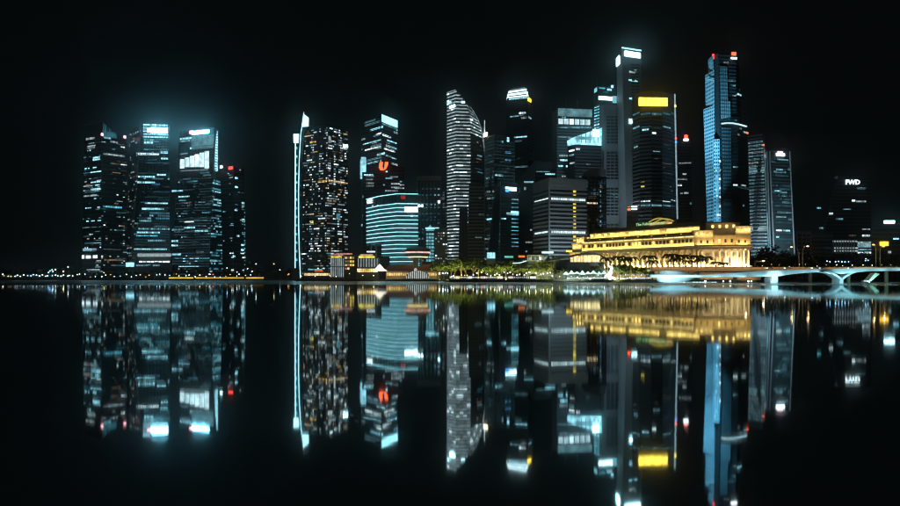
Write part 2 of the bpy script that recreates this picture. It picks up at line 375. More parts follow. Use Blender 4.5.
for i in range(len(sp) - 1):
    a, b, na, nb = sp[i], sp[i+1], offs[i], offs[i+1]; up = Vector((0, 0, 1))
    qw.add([a - up, b - up, b + up * 2.25, a + up * 2.25, a + na * .8 - up, b + nb * .8 - up, b + nb * .8 + up * 2.25, a + na * .8 + up * 2.25], [(0, 1, 2, 3), (3, 2, 6, 7), (7, 6, 5, 4)])
    pm.add([a + na * .8 + up * 2.05, b + nb * .8 + up * 2.05, b + nb * 9 + up * 2.05, a + na * 9 + up * 2.05], [(0, 1, 2, 3)])
tag(qw.build('quay_wall', 'quay_stone'), kind='structure'); tag(pm.build('promenade', 'paving'), kind='structure')

R = random.random
# ================================================================== MARINA TOWERS, far left
t = Tower('residential_tower', 'dark tower at the far left with a slanted blue glass crown', [(None, [(82, 985), (101, 965), (127, 990)]), (137.5, [(84, 985), (101.5, 965), (127, 990)])], 'black_clad')
# slanted crown: left block taller than the right wing
c = Tower(None, None, [(137.5, [(84, 985), (101.5, 965)]), (122, [(85, 985), (102, 965)])], 'black_clad', parent=t.root, body='upper_block', depth=26)
cr = Tower(None, None, [(138, [(101.8, 966), (117.5, 980)]), ([121, 134.5], [(102, 966), (117.5, 980)])], 'teal_glass', parent=t.root, body='slanted_crown', depth=5)
cr.pane(0, 102.5, 116.5, 132, 137.5, 'lit_teal_dim', 'crown_glow'); 
for q in range(7): cr.pane(0, 103 + 2*q, 104.2 + 2*q, 123.5 + 2*q*0.85, 131.6, 'lit_teal_dim', 'crown_pane')
t.bands(0, 7.2, 'dim_clad'); t.bands(1, 7.2, 'dim_clad')
t.grid(0, 3.6, 2.9, ['lit_cool', 'lit_white_dim', 'lit_cool_dim', 'lit_white_dim', 'lit_teal_dim', 'lit_cool'], lambda s, u: 0.15, run=.72)
t.grid(1, 3.6, 2.9, ['lit_white_dim', 'lit_cool_dim', 'lit_white', 'lit_teal_dim', 'lit_warm_dim'], lambda s, u: 0.12 + (0.33 if abs(s - .9) < .05 else 0) + (.08 if abs(s - .62) < .05 else 0), run=.35)
for (a, b, y, m) in [(86, 95, 138.6, 'lit_white_dim'), (87, 95, 148, 'lit_white_dim'), (93, 100, 157.3, 'lit_cool'), (93, 100, 159.8, 'lit_cool'), (91, 100.5, 182.4, 'lit_cool'), (91, 100.5, 189.3, 'lit_cool'), (86, 91, 185, 'lit_warm_dim'), (84, 97, 196, 'lit_white_dim'),
                     (83, 97, 249.8, 'lit_cool'), (82, 84.5, 257.2, 'lit_white'), (86, 91, 257.5, 'lit_white'), (93, 97.5, 257.2, 'lit_white')]:
    t.pane(0, a, b, y - (1.1 if y < 255 else 2), y + (.9 if y < 255 else 1.6), m, split=3.2)
for (a, b, y, m) in [(104, 111, 138, 'lit_cool'), (110, 118, 142, 'lit_white_dim'), (112, 115, 149, 'lit_cool_dim'), (103, 125, 155, 'lit_white_dim'), (103, 122, 207, 'lit_teal'), (104, 123, 260, 'lit_warm_dim')]:
    t.pane(1, a, b, y - .9, y + .8, m, split=3.4)
t.finish()
for (px, py) in ((102, 134.5), (124.6, 137)): t.pane(1, px - 1.1, px + 1.1, py - 1.2, py + 1.2, 'sign_pink', 'aviation_light', None, 2.0)

t = Tower('bank_tower', 'tower with a blazing white sign at its top left of the wedge-lit tower', [(None, [(126.5, 1000), (130.5, 970), (170, 975)]), (124.5, [(130, 1000), (141.5, 972), (169.5, 977)])], 'dark_glass')
t.bands(1, 4.3, 'dim_clad', h=.9); t.mullions(1, 7, 'dim_clad')
t.grid(0, 4.3, 3, ['lit_white_dim', 'lit_cool_dim', 'lit_warm_dim'], lambda s, u: .1, run=.3)
t.grid(1, 4.3, 3.1, ['lit_teal', 'lit_teal_dim', 'lit_cool_dim', 'lit_teal_dim', 'lit_cool'], lambda s, u: .24 if .06 < u < .45 else .06, run=.87)
t.grid(1, 4.3, 3.1, ['lit_sheen_dim', 'lit_sheen_dim', 'lit_teal_dim'], lambda s, u: .5 if .06 < u < .40 else .03, run=.93)  # dim panes glow to give the glass its teal sheen
for i, y in enumerate((125, 128, 131, 134, 136.8)): t.pane(1, 143, 168.5 if i % 2 else 168, y - .8, y + .8, 'lit_cool', split=3.4)
for (a, b, y, m) in [(144, 154, 140, 'lit_cool_dim'), (144, 153, 142.6, 'lit_cool'), (160, 168, 149.8, 'lit_cool_dim'), (160.5, 168, 152.4, 'lit_cool'), (161, 168, 158.4, 'lit_cool'), (138, 159, 154.2, 'lit_white'), (136, 152, 153.4, 'lit_cool_dim'), (138, 155, 176.6, 'lit_cool'), (157, 166, 174.8, 'lit_cool'),
                     (137, 155, 182.4, 'lit_cool'), (152, 160, 184, 'lit_blue'), (145, 168, 203, 'lit_cool'), (142, 164, 208.8, 'lit_cool'), (137, 160, 232.4, 'lit_cool'), (136, 158, 236, 'lit_teal'), (148, 166, 240.6, 'lit_cool_dim'), (134, 167, 249.4, 'lit_cool')]:
    t.pane(1, a, b, y - .85, y + .85, m, split=3.2)
t.finish()
t.sign(1, 151, 167.5, 127.8, 132.8, 'sign_blaze'); t.pane(1, 147.5, 152, 128.2, 132.4, 'sign_pink', 'sign_emblem', None, 1.6)
pd = Tower('podium_building', 'low podium with pale curved canopy below the white-sign tower', [(None, [(125, 945), (171, 940)]), (254.5, [(138, 945), (171, 940)])], 'grey_clad', cat='building', depth=25)
pd.pane(0, 139, 171, 253.6, 256.6, 'lit_white_dim', 'canopy', None, 4)
pd.pane(0, 139, 170, 261, 262.4, 'lit_white', split=6); pd.pane(0, 126, 134, 262.5, 266.8, 'crown_cyan', 'display_screen', None, .6); pd.pane(0, 136, 160, 264.6, 266.2, 'lit_cool_dim', split=4); pd.finish()

t = Tower('bank_tower', 'tower with a glowing wedge-shaped sky lobby near its top', [(None, [(171.5, 985), (209, 962), (223, 985)]), (127.5, [(179.5, 985), (214.5, 962), (219, 980)])], 'dark_glass')
for k in (0, 1): t.bands(k, 4.3, 'dim_clad', h=.9)
t.mullions(0, 7, 'dim_clad')
D_ = ['lit_cool', 'lit_cool_dim', 'lit_teal', 'lit_teal_dim', 'lit_white_dim']
t.grid(0, 4.3, 3.0, ['lit_sheen_dim'], lambda s, u: .35 if u < .5 else .08, run=.9, off=.46); t.grid(0, 4.3, 3.0, D_, lambda s, u: .16 if u < .55 else (.05 if u < .72 else .0), run=.75)
t.grid(1, 4.3, 2.8, ['lit_cool', 'lit_teal', 'lit_cool_dim'], lambda s, u: .4 if u < .66 else .0, run=.6)
t.grid(0, 4.3, 2.6, ['lit_teal_dim', 'lit_teal', 'lit_cool'], lambda s, u: .5 if .25 < s < .85 else .05, z0=12, z1=46, run=.7)
t.pane(0, 192, 213.5, 135.5, 149, 'crown_grey', 'lit_crown'); t.pane(1, 214.9, 217.6, 130.5, 171, 'crown_cyan', 'lit_edge')
for (a, b, y, m) in [(180, 193, 138.5, 'lit_cool'), (180, 190, 141, 'lit_cool_dim'), (191, 213, 137.5, 'lit_cool_dim'), (190, 213, 147.3, 'lit_cool'), (180, 188, 153.4, 'lit_cool_dim'), (172, 183, 190.7, 'lit_cool'), (178.5, 190, 196.8, 'lit_cool'), (184, 194, 221.5, 'lit_white'), (184, 195, 227.6, 'lit_cool'), (172, 182, 229.6, 'lit_cool_dim'), (195, 208, 231, 'lit_cool'), (171.5, 178, 241, 'lit_cool'), (171.5, 178, 245.4, 'lit_cool'), (172, 181, 254.4, 'lit_cool')]:
    t.pane(0, a, b, y - .85, y + .85, m, split=3.2)
t.finish()
# the wedge: a slanted glazed lobby standing proud of the facade
wedge = Tower(None, None, [(170.3, [(179.3, 968), (209.3, 957)]), ([158.8, 148.8], [(179.8, 968), (209.3, 957)])], 'teal_glass', parent=t.root, body='sky_lobby', depth=9)
for i in range(6):
    a = 179.9 + i * 4.9; yt = 158.8 - 10 * (i + .1) / 6.1
    wedge.pane(0, a + .35, a + 4.6, yt + .6, 167 + (1.4 if i in (0, 5) else 0), 'crown_white', 'lobby_pane', None, .5)
wedge.pane(0, 181, 208, 169.8, 170.6, 'lit_white_dim', 'lobby_sill')
t.sign(0, 192.5, 209, 130.6, 133.8, 'sign_blaze'); t.pane(0, 190.2, 193.4, 130.8, 133.8, 'sign_pink', 'sign_emblem', None, 1.6)
t = Tower('apartment_block', 'slim dark block with a red rooftop sign right of the wedge-lit tower', [(None, [(221, 1010), (234, 995), (246, 1012)]), (166, [(220, 1010), (233, 995), (244, 1012)])], 'black_clad')
for k in (0, 1): t.bands(k, 7, 'dim_clad'); t.grid(k, 3.5, 3, ['lit_cool', 'lit_white_dim', 'lit_cool_dim', 'lit_white'], lambda s, u: .035 + (.2 if abs(s - .8) < .1 else 0), run=.45)
for (px, y) in ((236.4, 178), (236.4, 187), (243, 203), (243, 206), (236, 210), (243, 219), (238, 236), (242.5, 245), (242.5, 250), (234, 256)): t.pane(1, px - 1.4, px + 1.4, y - .9, y + .9, 'lit_cool', split=3)
for i in range(15): t.pane(1, 244.2, 245.2, 212 + i * 4, 213.2 + i * 4, 'lit_cool_dim')
t.finish(); t.sign(0, 228.8, 233, 166.5, 169.5, 'sign_red'); t.pane(0, 219.8, 222.4, 165.6, 168.4, 'sign_white', 'rooftop_light', None, 1.2)

# ================================================================== the tower with the bright blade
t = Tower('blade_tower', 'dark apartment tower outlined by a glowing cyan blade on its left', [(None, [(300, 835), (326, 812), (348, 838)]), (123.5, [(303.5, 835), (328, 812), (347.5, 838)])], 'black_clad')
up = Tower(None, None, [(123.5, [(306, 835), (328, 812), (347.5, 838)]), ([121.5, 123, 127], [(309, 838), (328, 815), (346, 840)])], 'black_clad', parent=t.root, body='roof_screen', depth=26)
for k in (0, 1): t.bands(k, 6.8, 'dim_clad', h=.7); t.mullions(k, 9, 'black_clad')
W_ = ['lit_white', 'lit_white_dim', 'lit_cool_dim', 'lit_white', 'lit_white_dim', 'lit_warm_dim', 'lit_warm', 'lit_cool_dim', 'lit_white']
t.grid(0, 3.4, 2.5, W_, lambda s, u: .27, run=.35, colw=[.2, 1.5, .3, 1.2, .2, .5, 1.6, 1.3, .2, .4, .9], floors=lambda j: 1)
t.grid(1, 3.4, 2.5, W_, lambda s, u: .31, run=.4, colw=[1.2, 1.0, .2, .9, 1.5, .2, .3, 1.4, 1.6, .2, .4], floors=lambda j: 1)
t.pane(0, 310, 316, 141.5, 143, 'lit_amber', split=2.4); t.pane(0, 318, 327, 180.5, 182.4, 'lit_amber', split=2.4); t.pane(1, 328.4, 345, 180.8, 182.6, 'lit_warm', split=2.4)
t.pane(1, 325.9 + 2.5, 331, 136, 142.5, 'lit_white_dim', split=2); t.pane(0, 310.5, 313.5, 221, 223, 'lit_yellow'); t.pane(1, 336.5, 340, 214, 219.5, 'lit_teal', split=3)
t.finish(cap=295)
t.pane(1, 343, 345.2, 144.5, 147.5, 'sign_white', 'facade_light', None, 1); t.pane(1, 346, 347.4, 144.5, 147.5, 'sign_white', 'facade_light', None, 1)
DB = 822
def bp(px, py): return Vector((X(px, DB), DB, Z(py, DB)))
fin = MB()   # dark glass fin between the two lit edges
lp = [(295.6, 134), (295.4, 180), (295.2, 230), (295.2, 268)]; rp = [(304, 113), (300.9, 135), (299.4, 160), (298.7, 190), (298.8, 225), (299.4, 250), (300.6, 278)]
def fpoly(pts, y0, y1, mb_):
    n = len(pts); v = [Vector((X(a, DB), y0, Z(b, DB))) for a, b in pts] + [Vector((X(a, DB), y1, Z(b, DB))) for a, b in pts]
    f = [tuple(range(n))[::-1], tuple(range(n, 2*n))] + [(i, (i+1) % n, n + (i+1) % n, n + i) for i in range(n)]; mb_.add(v, f)
fpoly([(295, 268), (294.6, 180), (295, 134.5), (299.5, 134.5), (301, 278)], DB, DB + 4, fin); fin.build('fin', 'dark_glass', t.root)
fin = MB(); fpoly([(298.8, 160), (300.2, 135), (304.0, 114.4), (307.6, 117.4), (307.6, 126), (303, 134), (300.6, 165), (299.8, 220), (301.2, 278), (299, 250), (298.2, 200)], DB + 4.5, DB + 7, fin); fin.build('fin', 'dark_glass', t.root)
mb = MB(); mb.tube([bp(a, b) - Vector((0, .6, 0)) for a, b in lp], .6); mb.build('light_strip', 'led_blade', t.root)
mb = MB(); mb.tube([bp(a, b) - Vector((0, .9, 0)) for a, b in rp], [.4, .45, .5, .5, .5, .5, .5]); mb.build('light_strip', 'led_blade', t.root)
mb = MB(); fpoly([(293.6, 134), (299, 134), (298.6, 143), (293.8, 143)], DB - 1.2, DB - .2, mb); mb.build('blade_tip', 'led_blade', t.root)
mb = MB(); fpoly([(303.4, 113.5), (308, 117), (307.8, 125.6), (302, 126)], DB + 3, DB + 4.2, mb); mb.build('blade_tip', 'led_blade', t.root)
for i in range(14): link('fin_window', box_mesh(2.2, .5, 3.2, 'lit_teal'), t.root, bp(296.6, 148 + i * 8.6) - Vector((0, .2, 0)))
mb = MB(); mb.lathe(bp(303.8, 112), [(.2, -.6), (.5, 0), (.2, .7)], 8); mb.build('aviation_light', 'sign_orange', t.root)

# ================================================================== tower with red emblem
t = Tower('office_tower', 'dark tower with a bright cyan roof band and red curved emblem', [(None, [(361, 775), (382, 745), (397.5, 775)]), (113, [(361.5, 775), (381.5, 745), (397.5, 775)])], 'dark_glass')
t.bands(0, 4.1, 'dim_clad', h=.9); t.bands(1, 4.1, 'dim_clad', h=.9)
t.grid(0, 4.1, 2.8, ['lit_cool_dim', 'lit_white_dim', 'lit_cool'], lambda s, u: .1 if u > .28 else .02, run=.8)
t.grid(1, 4.1, 2.8, ['lit_cool_dim', 'lit_cool', 'lit_white'], lambda s, u: .08 if u > .25 else .02, run=.7)
for (a, b, y, k, m) in [(365, 380, 123.5, 0, 'lit_cool_dim'), (370, 383, 128.6, 0, 'lit_cool'), (376, 381.5, 134, 0, 'lit_white'), (363, 381, 142.4, 0, 'lit_cool'), (365, 381, 148.6, 0, 'lit_white'), (377, 385, 154, 0, 'lit_cool'), (382.5, 396, 126.5, 1, 'lit_cool_dim'), (382.5, 391, 136, 1, 'lit_white'), (387, 396.5, 141.5, 1, 'lit_cool'), (384, 395, 150, 1, 'lit_white'), (391.5, 396, 158, 1, 'lit_cool')]:
    t.pane(k, a, b, y - .9, y + .8, m, split=3)
t.finish()
cb = Tower(None, None, [(121.5, [(381.7, 744), (397.6, 774)]), (114.2, [(381.7, 744), (397.6, 774)])], 'led_cyan', parent=t.root, body='roof_band', depth=2, dref=744)
lw = Tower('office_wing', 'lower dark wing carrying the red curved emblem in front of its tower', [(None, [(361.5, 738), (404.5, 738)]), (167.5, [(364, 738), (404.5, 738)])], 'black_clad', depth=10, cat='building')
lw.bands(0, 4.1, 'dim_clad', h=.8); lw.grid(0, 4.1, 2.8, ['lit_white_dim', 'lit_cool_dim', 'lit_cool'], lambda s, u: .07, run=.6, z0=Z(190, 738))
for (a, b, y) in [(366, 374, 176.2), (366, 373, 179.6), (366, 374, 183), (366, 374, 186), (390, 398, 177), (391, 400, 184), (391, 400, 187.6), (385, 398, 191)]: lw.pane(0, a, b, y - .9, y + .5, 'lit_white_dim', split=2.6)
lw.finish(); lw.pane(0, 361.5, 366, 157.5, 172, 'crown_cyan', 'lit_banner', None, 3); lw.pane(0, 360.6, 362.2, 160, 179, 'lit_cool', 'lit_banner', None, 3)
em = MB()   # the emblem: a J-shaped stroke and a slanted stroke
def em_poly(pts, y0=733.5, y1=734.6):
    n = len(pts); v = [Vector((X(a, 735), y, Z(b, 735))) for y in (y0, y1) for a, b in pts]
    em.add(v, [tuple(range(n))[::-1], tuple(range(n, 2*n))] + [(i, (i+1) % n, n + (i+1) % n, n + i) for i in range(n)])
em_poly([(379.8, 162.4), (383.0, 162.2), (382.4, 166.6), (383.4, 168.6), (382.6, 170.6), (380.2, 170), (379, 167.5)]); em_poly([(385, 162.3), (388.4, 162.2), (387.6, 166), (386, 169), (383.4, 170.6), (384.6, 167)])
em.build('emblem', 'sign_orange', lw.root)

# ================================================================== waterfront glass block with cyan strips
t = Tower('glass_office_block', 'curved glass office block ringed by bright cyan floor strips', [(242.6, [(367, 655), (380, 630), (397, 612), (418, 614)]), (193.2, [(366.5, 655), (379.5, 630), (397, 612), (418, 614)])], 'teal_glass', depth=40, cat='office building')
t.root.location.z = BASE; t.body.location.z += Z(242.6, 612) - BASE
for ch in t.root.children: pass
mid = Tower(None, None, [(255, [(382, 633), (397, 616), (418, 618)]), (242.6, [(382, 633), (397, 616), (418, 618)])], 'teal_glass', parent=t.root, body='setback_storeys', depth=36)
low = Tower(None, None, [(None, [(390, 632), (400, 622), (414, 624)]), (255, [(390, 632), (400, 622), (414, 624)])], 'teal_glass', parent=t.root, body='lower_storeys', depth=30)
for tw, ys in ((t, [193.8] + [203.6 + 4.05 * i for i in range(10)]), (mid, [244.4, 248.6, 252.8]), (low, [257, 261.5, 266])):
    for y in ys:
        for k in range(tw.n - 1):
            z = Z(y, tw.dr); fr = tw.face(k, z)
            link('light_strip', box_mesh(fr.L, .9, .62, 'led_cyan'), t.root, fr.pt(fr.L/2, .3, z), fr.rz)
            if y > 200:
                link('glazing', box_mesh(fr.L - .3, .5, 2.3, 'glass_teal_lit'), t.root, fr.pt(fr.L/2, .1, z - 2.05), fr.rz)
for k in range(3):
    fr = t.face(k, Z(199, 612)); n = int(fr.L / 4)
    for i in range(n + 1): link('parapet_post', box_mesh(.3, .3, 9, 'metal'), t.root, fr.pt(fr.L * i / n, .3, Z(198.6, 612)), fr.rz)
for q in range(26):
    k = random.choice((0, 1, 2)); px = random.uniform(*[(368, 379), (381, 396), (398, 416)][k]); y = 205.8 + 4.05 * random.randint(0, 8)
    t.pane(k, px, px + 1.5, y - .5, y + .5, random.choice(['lit_white', 'lit_cool', 'lit_warm_dim']))
t.pane(1, 383, 386, 229.5, 231.5, 'lit_warm'); t.pane(2, 403, 406, 228.6, 230.6, 'lit_warm'); t.pane(2, 410.5, 413, 215.2, 216.6, 'lit_white'); t.finish()
t.sign(2, 404.5, 417.6, 207, 212, 'sign_white')
fr, a, z = t.cell(0, 370.5, 201.5); s_ = thing  # letters stand free on the parapet
link('sign', text_mesh('OUE', 4.6, 'sign_text', .2, .12), t.root, fr.pt(a, 1.0, z - .2), fr.rz, rad(90))
t.pane(2, 401, 405.5, 195.6, 199.2, 'sign_dull_red', 'rooftop_sign', None, 1)
for px in (371, 376): 
    mb = MB(); mb.lathe((X(px, 640), 640, BASE), [(1.1, 0), (1.1, Z(242.6, 612) - BASE)], 10); mb.build('column', 'grey_clad', t.root)

# ================================================================== behind: ribbed grey block, cyan pyramid-top, apartments
t = Tower('ribbed_tower', 'grey tower with tall vertical ribs behind the cyan-striped block', [(None, [(417, 770), (440.5, 770)]), (176.5, [(417.5, 770), (440.5, 770)])], 'teal_glass')
t.mullions(0, 4.4, 'grey_clad', w=1.0, d=1.0, name='ribs'); t.bands(0, 4, 'dim_clad', h=.5); t.bands(0, 3, 'concrete', z0=Z(179.5, 770), z1=Z(176, 770), h=2.2, d=1.3, name='parapet')
t.grid(0, 4, 4.4, ['lit_teal_dim', 'lit_cool_dim', 'lit_teal_dim'], lambda s, u: .3, run=.6, ww=.6); t.pane(0, 418, 423, 204.6, 207, 'sign_white', 'facade_light'); t.pane(0, 438, 440.4, 200.6, 203, 'sign_white', 'facade_light'); t.finish()
t = Tower('office_building', 'narrow dark building squeezed between ribbed tower and white-banded sail tower', [(None, [(440, 800), (447, 800)]), (184, [(440, 800), (447, 800)])], 'black_clad', cat='building')
t.bands(0, 4, 'dim_clad'); t.grid(0, 4, 3, ['lit_cool_dim', 'lit_teal_dim', 'lit_white_dim'], lambda s, u: .16, run=.5); t.finish()
t = Tower('cyan_lit_building', 'small cyan-lit office with a pyramid top behind the round rooftop pavilion', [(None, [(425.5, 690), (434.5, 690)]), (231, [(425.5, 690), (434.5, 690)])], 'teal_glass', cat='building', depth=16)
for j in range(9): t.pane(0, 426, 434, 233 + j * 3.3, 235.2 + j * 3.3, 'led_cyan_soft', split=2.8)
t.pane(0, 425.4, 439, 227.4, 229.2, 'lit_cool', 'rooftop_light_bar'); t.finish()
c0 = P(430, 231, 692); w_ = 5.0
mb = MB(); mb.add([c0 + Vector((-w_, 0, 0)), c0 + Vector((w_, 0, 0)), c0 + Vector((w_, 10, 0)), c0 + Vector((-w_, 10, 0)), c0 + Vector((0, 5, 8))], [(0, 1, 4), (1, 2, 4), (2, 3, 4), (3, 0, 4), (3, 2, 1, 0)]); mb.build('pyramid_roof', 'led_cyan_soft', t.root)
t = Tower('apartment_block', 'low apartment block dotted with white windows beside the pyramid-top office', [(None, [(434.8, 680), (447.5, 680)]), (228.5, [(434.8, 680), (447.5, 680)])], 'grey_clad', cat='building', depth=20)
t.grid(0, 3.2, 2.4, ['lit_white', 'lit_white_dim', 'lit_cool_dim', 'lit_warm_dim'], lambda s, u: .3, run=.2, ww=.55, floors=lambda j: 1); t.finish()

# ================================================================== sail-shaped tower with white bands
lv = []
prof = [(None, 486.5), (200, 486), (165, 485.6), (150, 485), (140, 483.8), (130, 482.6), (121, 480.4), (113, 477.6), (106, 474), (100, 469.6), (95.5, 465), (92, 460), (90, 456.4)]
for py, r in prof: lv.append((py, [(446.8, 790), (447.2, 772), (456 + (r - 486) * .02, 760), (min(470.5, 456 + (r - 456) * .62), 762), (r, 790)]))
t = Tower('sail_tower', 'tall pale sail-shaped tower with curved top and white floor bands', lv, 'dark_glass', depth=30)
y = 258.0
while y > 90.5:
    z = Z(y, t.dr)
    for k in (1, 2, 3):
        fr = t.face(k, z)
        if fr.L < .8: continue
        dark = k == 3 and y > 131
        if y < 213 or k < 2 or random.random() < .3 or k == 2:
            link('spandrel', box_mesh(fr.L, .8, 1.3, 'dim_clad' if dark else 'concrete'), t.root, fr.pt(fr.L/2, .2, z), fr.rz)
        if not dark:
            n = max(1, round(fr.L / 4.5))
            for i in range(n):
                q = random.random(); zz = z - 1.5
                m = 'lit_band' if q < .8 else ('lit_white_dim' if q < .88 else 'lit_white')
                t.window(fr.pt(fr.L * (i + .5) / n, .15, zz), fr.rz, fr.L / n * .97, 1.45, m)
        elif random.random() < .5: t.pane(3, 474 + R() * 8, 476 + R() * 8, y + 1, y + 2.4, random.choice(['lit_cool_dim', 'lit_teal_dim', 'lit_warm_dim']))
    y -= 3.35
t.finish(cap=295)
t.pane(1, 450, 455.4, 105.2, 107.8, 'sign_white', 'facade_light', None, 1); t.pane(2, 461.4, 464.6, 101.4, 103, 'sign_white', 'facade_light', None, 1)
rim = MB(); rim.tube([L_[4] - Vector((0, .8, 0)) for L_ in t.lv[3:]] + [t.lv[-1][2] - Vector((0, .8, 0)), t.lv[-1][1] - Vector((0, .8, 0))], .8, 6); rim.build('roof_rim', 'lit_band', t.root); t.pane(1, 447.8, 451.5, 101.4, 103.4, 'crown_cyan', 'facade_light', None, 1); t.pane(2, 470, 473, 119, 120.8, 'lit_white', 'facade_light')  # rim glows by itself to look like lit concrete
t = Tower('office_building', 'dark narrow building with dull striped floors at the foot of the sail tower', [(None, [(466.5, 705), (484, 705)]), (183.5, [(469, 705), (484, 705)])], 'black_clad', cat='building')
t.bands(0, 4, 'grey_clad', h=1.5); t.grid(0, 4, 3, ['lit_white_dim', 'lit_cool_dim'], lambda s, u: .03, run=.5); t.pane(0, 475, 482, 237, 238.4, 'lit_cool_dim', split=2.5); t.finish()
t = Tower('office_building', 'plain black slab in front of the white-banded sail tower', [(None, [(458.5, 690), (467.5, 690)]), (208.5, [(459.5, 690), (467.5, 690)])], 'black_clad', cat='building', depth=18); t.bands(0, 8, 'black_clad'); t.mullions(0, 4, 'dim_clad', w=.4); t.finish()
# ================================================================== centre cluster
t = Tower('office_tower', 'glass tower with pale window grid and curved roof edge right of sail tower', [(None, [(484, 745), (495, 728), (515, 740)]), (135.5, [(485, 745), (494, 728), (514.5, 740)])], 'teal_glass')
rf = Tower(None, None, [(135.5, [(485, 745), (494, 730), (508, 736)]), (133.4, [(487, 748), (494, 735), (503, 740)])], 'dim_clad', parent=t.root, body='roof_storey', depth=22)
for k, bw in ((0, 4.5), (1, 5)): t.bands(k, 4.1, 'grey_clad', h=.8); t.mullions(k, bw, 'grey_clad', w=.5)
t.grid(0, 4.1, 2.6, ['lit_sheen_dim'], lambda s, u: .7, run=.8); t.grid(1, 4.1, 2.6, ['lit_sheen_dim'], lambda s, u: .5, run=.8, off=.48); t.grid(0, 4.1, 2.6, ['lit_teal_dim', 'lit_cool_dim', 'lit_teal_dim'], lambda s, u: .14, run=.7, off=.53); t.grid(1, 4.1, 2.6, ['lit_teal_dim', 'lit_cool_dim', 'lit_teal', 'lit_cool'], lambda s, u: .07, run=.7)  # dim glowing panes put in for the pale sheen of the front
t.pane(1, 505, 511, 151.4, 153.6, 'lit_blue', split=3); t.pane(1, 505, 511, 158.6, 161, 'lit_blue', split=3); t.pane(1, 495, 503, 174.3, 176, 'lit_cool', split=3); t.pane(0, 486, 493, 177, 178.8, 'lit_cool_dim', split=3)
t.finish()
mb = MB(); q = P(484.6, 133, 742); mb.tube([q, q + Vector((0, 0, 16))], [.8, .25]); mb.build('spire', 'crown_white', t.root)
t.pane(0, 484.2, 487.5, 132.8, 136.6, 'lamp_warm_sign', 'rooftop_light', None, 1.2); t.pane(1, 507, 509, 137.4, 142, 'lit_cool', 'rooftop_light')
t = Tower('office_tower', 'shorter grid-front tower with a slanted cyan sign and cyan side stripes', [(None, [(485.5, 690), (500, 676), (519, 686)]), (182, [(495, 690), (500.5, 676), (518, 686)])], 'dark_glass', depth=24)
lx = Tower(None, None, [(None, [(484.5, 700), (496, 690)]), (186, [(485, 700), (496, 690)])], 'teal_glass', parent=t.root, body='side_wing', depth=12)
for tw, k in ((t, 0), (lx, 0)): tw.bands(k, 3.9, 'grey_clad', h=.8); tw.mullions(k, 5, 'grey_clad', w=.5)
t.bands(1, 3.9, 'dim_clad', h=.7)
lx.grid(0, 3.9, 2.6, ['lit_cool_dim', 'lit_teal_dim', 'lit_white_dim', 'lit_sheen_dim', 'lit_sheen_dim'], lambda s, u: .4, run=.8); lx.finish()
t.grid(0, 3.9, 2.6, ['lit_teal_dim', 'lit_sheen_dim', 'lit_sheen_dim', 'lit_cool_dim'], lambda s, u: .4, run=.7)
for i in range(13): t.pane(1, 511.3, 518.4, 199 + i * 3.9, 200 + i * 3.9, 'lit_teal' if i % 3 else 'lit_cool_dim', split=3.2)
t.pane(1, 511, 518.6, 211, 214.8, 'crown_cyan', 'facade_light'); t.pane(1, 506.6, 511, 212.6, 214.6, 'crown_cyan', 'facade_light'); t.pane(0, 487, 498, 218, 219.4, 'lit_cool', split=3); t.pane(1, 501, 506, 218, 219.2, 'lit_cool', split=3)
t.finish(); sg = t.sign(1, 505.6, 516, 187.4, 190.6, 'sign_white'); t.pane(1, 505.4, 508.2, 188.6, 191.8, 'sign_blue', 'sign_emblem', None, 1.6)
t.pane(1, 504.6, 512.8, 256, 257.8, 'sign_teal_small', 'shop_sign', None, 1)
cy_ = Tower('shop_pavilion', 'small cyan-lit glass box at the foot of the grid-front tower', [(None, [(486.5, 640), (495.5, 640)]), (251.6, [(486.5, 640), (495.5, 640)])], 'teal_glass', cat='kiosk', depth=8); 
for i in range(3): cy_.pane(0, 487 + i*2.8, 489.4 + i*2.8, 252.6, 258.4, 'crown_cyan', 'glass_pane')
t = Tower('crowned_tower', 'tall dark tower topped by a three-tier glowing white crown', [(None, [(507, 860), (528, 850), (533.5, 866)]), (96, [(507, 860), (528, 850), (533, 866)])], 'black_clad')
for y0, y1, a, b in ((94.4, 96.4, 506.6, 528.6), (91.3, 93.0, 507.2, 528), (88.4, 89.9, 508.2, 526.8)):
    g = Tower(None, None, [(y1, [(a, 862), (b, 850)]), (y0, [(a + .3, 862), (b - .3, 850)])], 'crown_top', parent=t.root, body='crown_tier', depth=16)
core = Tower(None, None, [(96.2, [(508.4, 864), (526.6, 853)]), (88.2, [(509, 864), (525.8, 853)])], 'black_clad', parent=t.root, body='crown_core', depth=12)
g = Tower(None, None, [(88.2, [(509, 864), (525.8, 853)]), (86.8, [(510, 864), (524.8, 853)])], 'crown_grey', parent=t.root, body='crown_cap', depth=14)
t.bands(0, 4.1, 'black_clad', h=.8); t.bands(1, 4.1, 'grey_clad', h=1.0, z0=Z(160, 860))
t.grid(0, 4.1, 2.8, ['lit_teal_dim', 'lit_cool_dim'], lambda s, u: .02, run=.7)
for (a, b, y, m) in [(509, 527, 98, 'lit_cool'), (519, 526, 112.8, 'lit_white'), (510, 519, 116, 'lit_cool_dim'), (521, 527, 117.6, 'lit_white_dim'), (514, 527, 137.2, 'lit_cool')]: t.pane(0, a, b, y - .9, y + .9, m, split=3)
t.finish(); t.pane(1, 527.6, 530.2, 98.2, 101.6, 'sign_yellow', 'facade_light', None, 1.4); t.pane(1, 528.4, 531, 117, 119, 'lit_cool', 'facade_light')
t = Tower('office_building', 'low black building with a cyan ledge light right of the crowned tower', [(None, [(516, 780), (534.5, 780), (552, 790)]), ([181, 160.5, 160.5], [(516, 780), (534.5, 780), (552, 790)])], 'black_clad', cat='building')
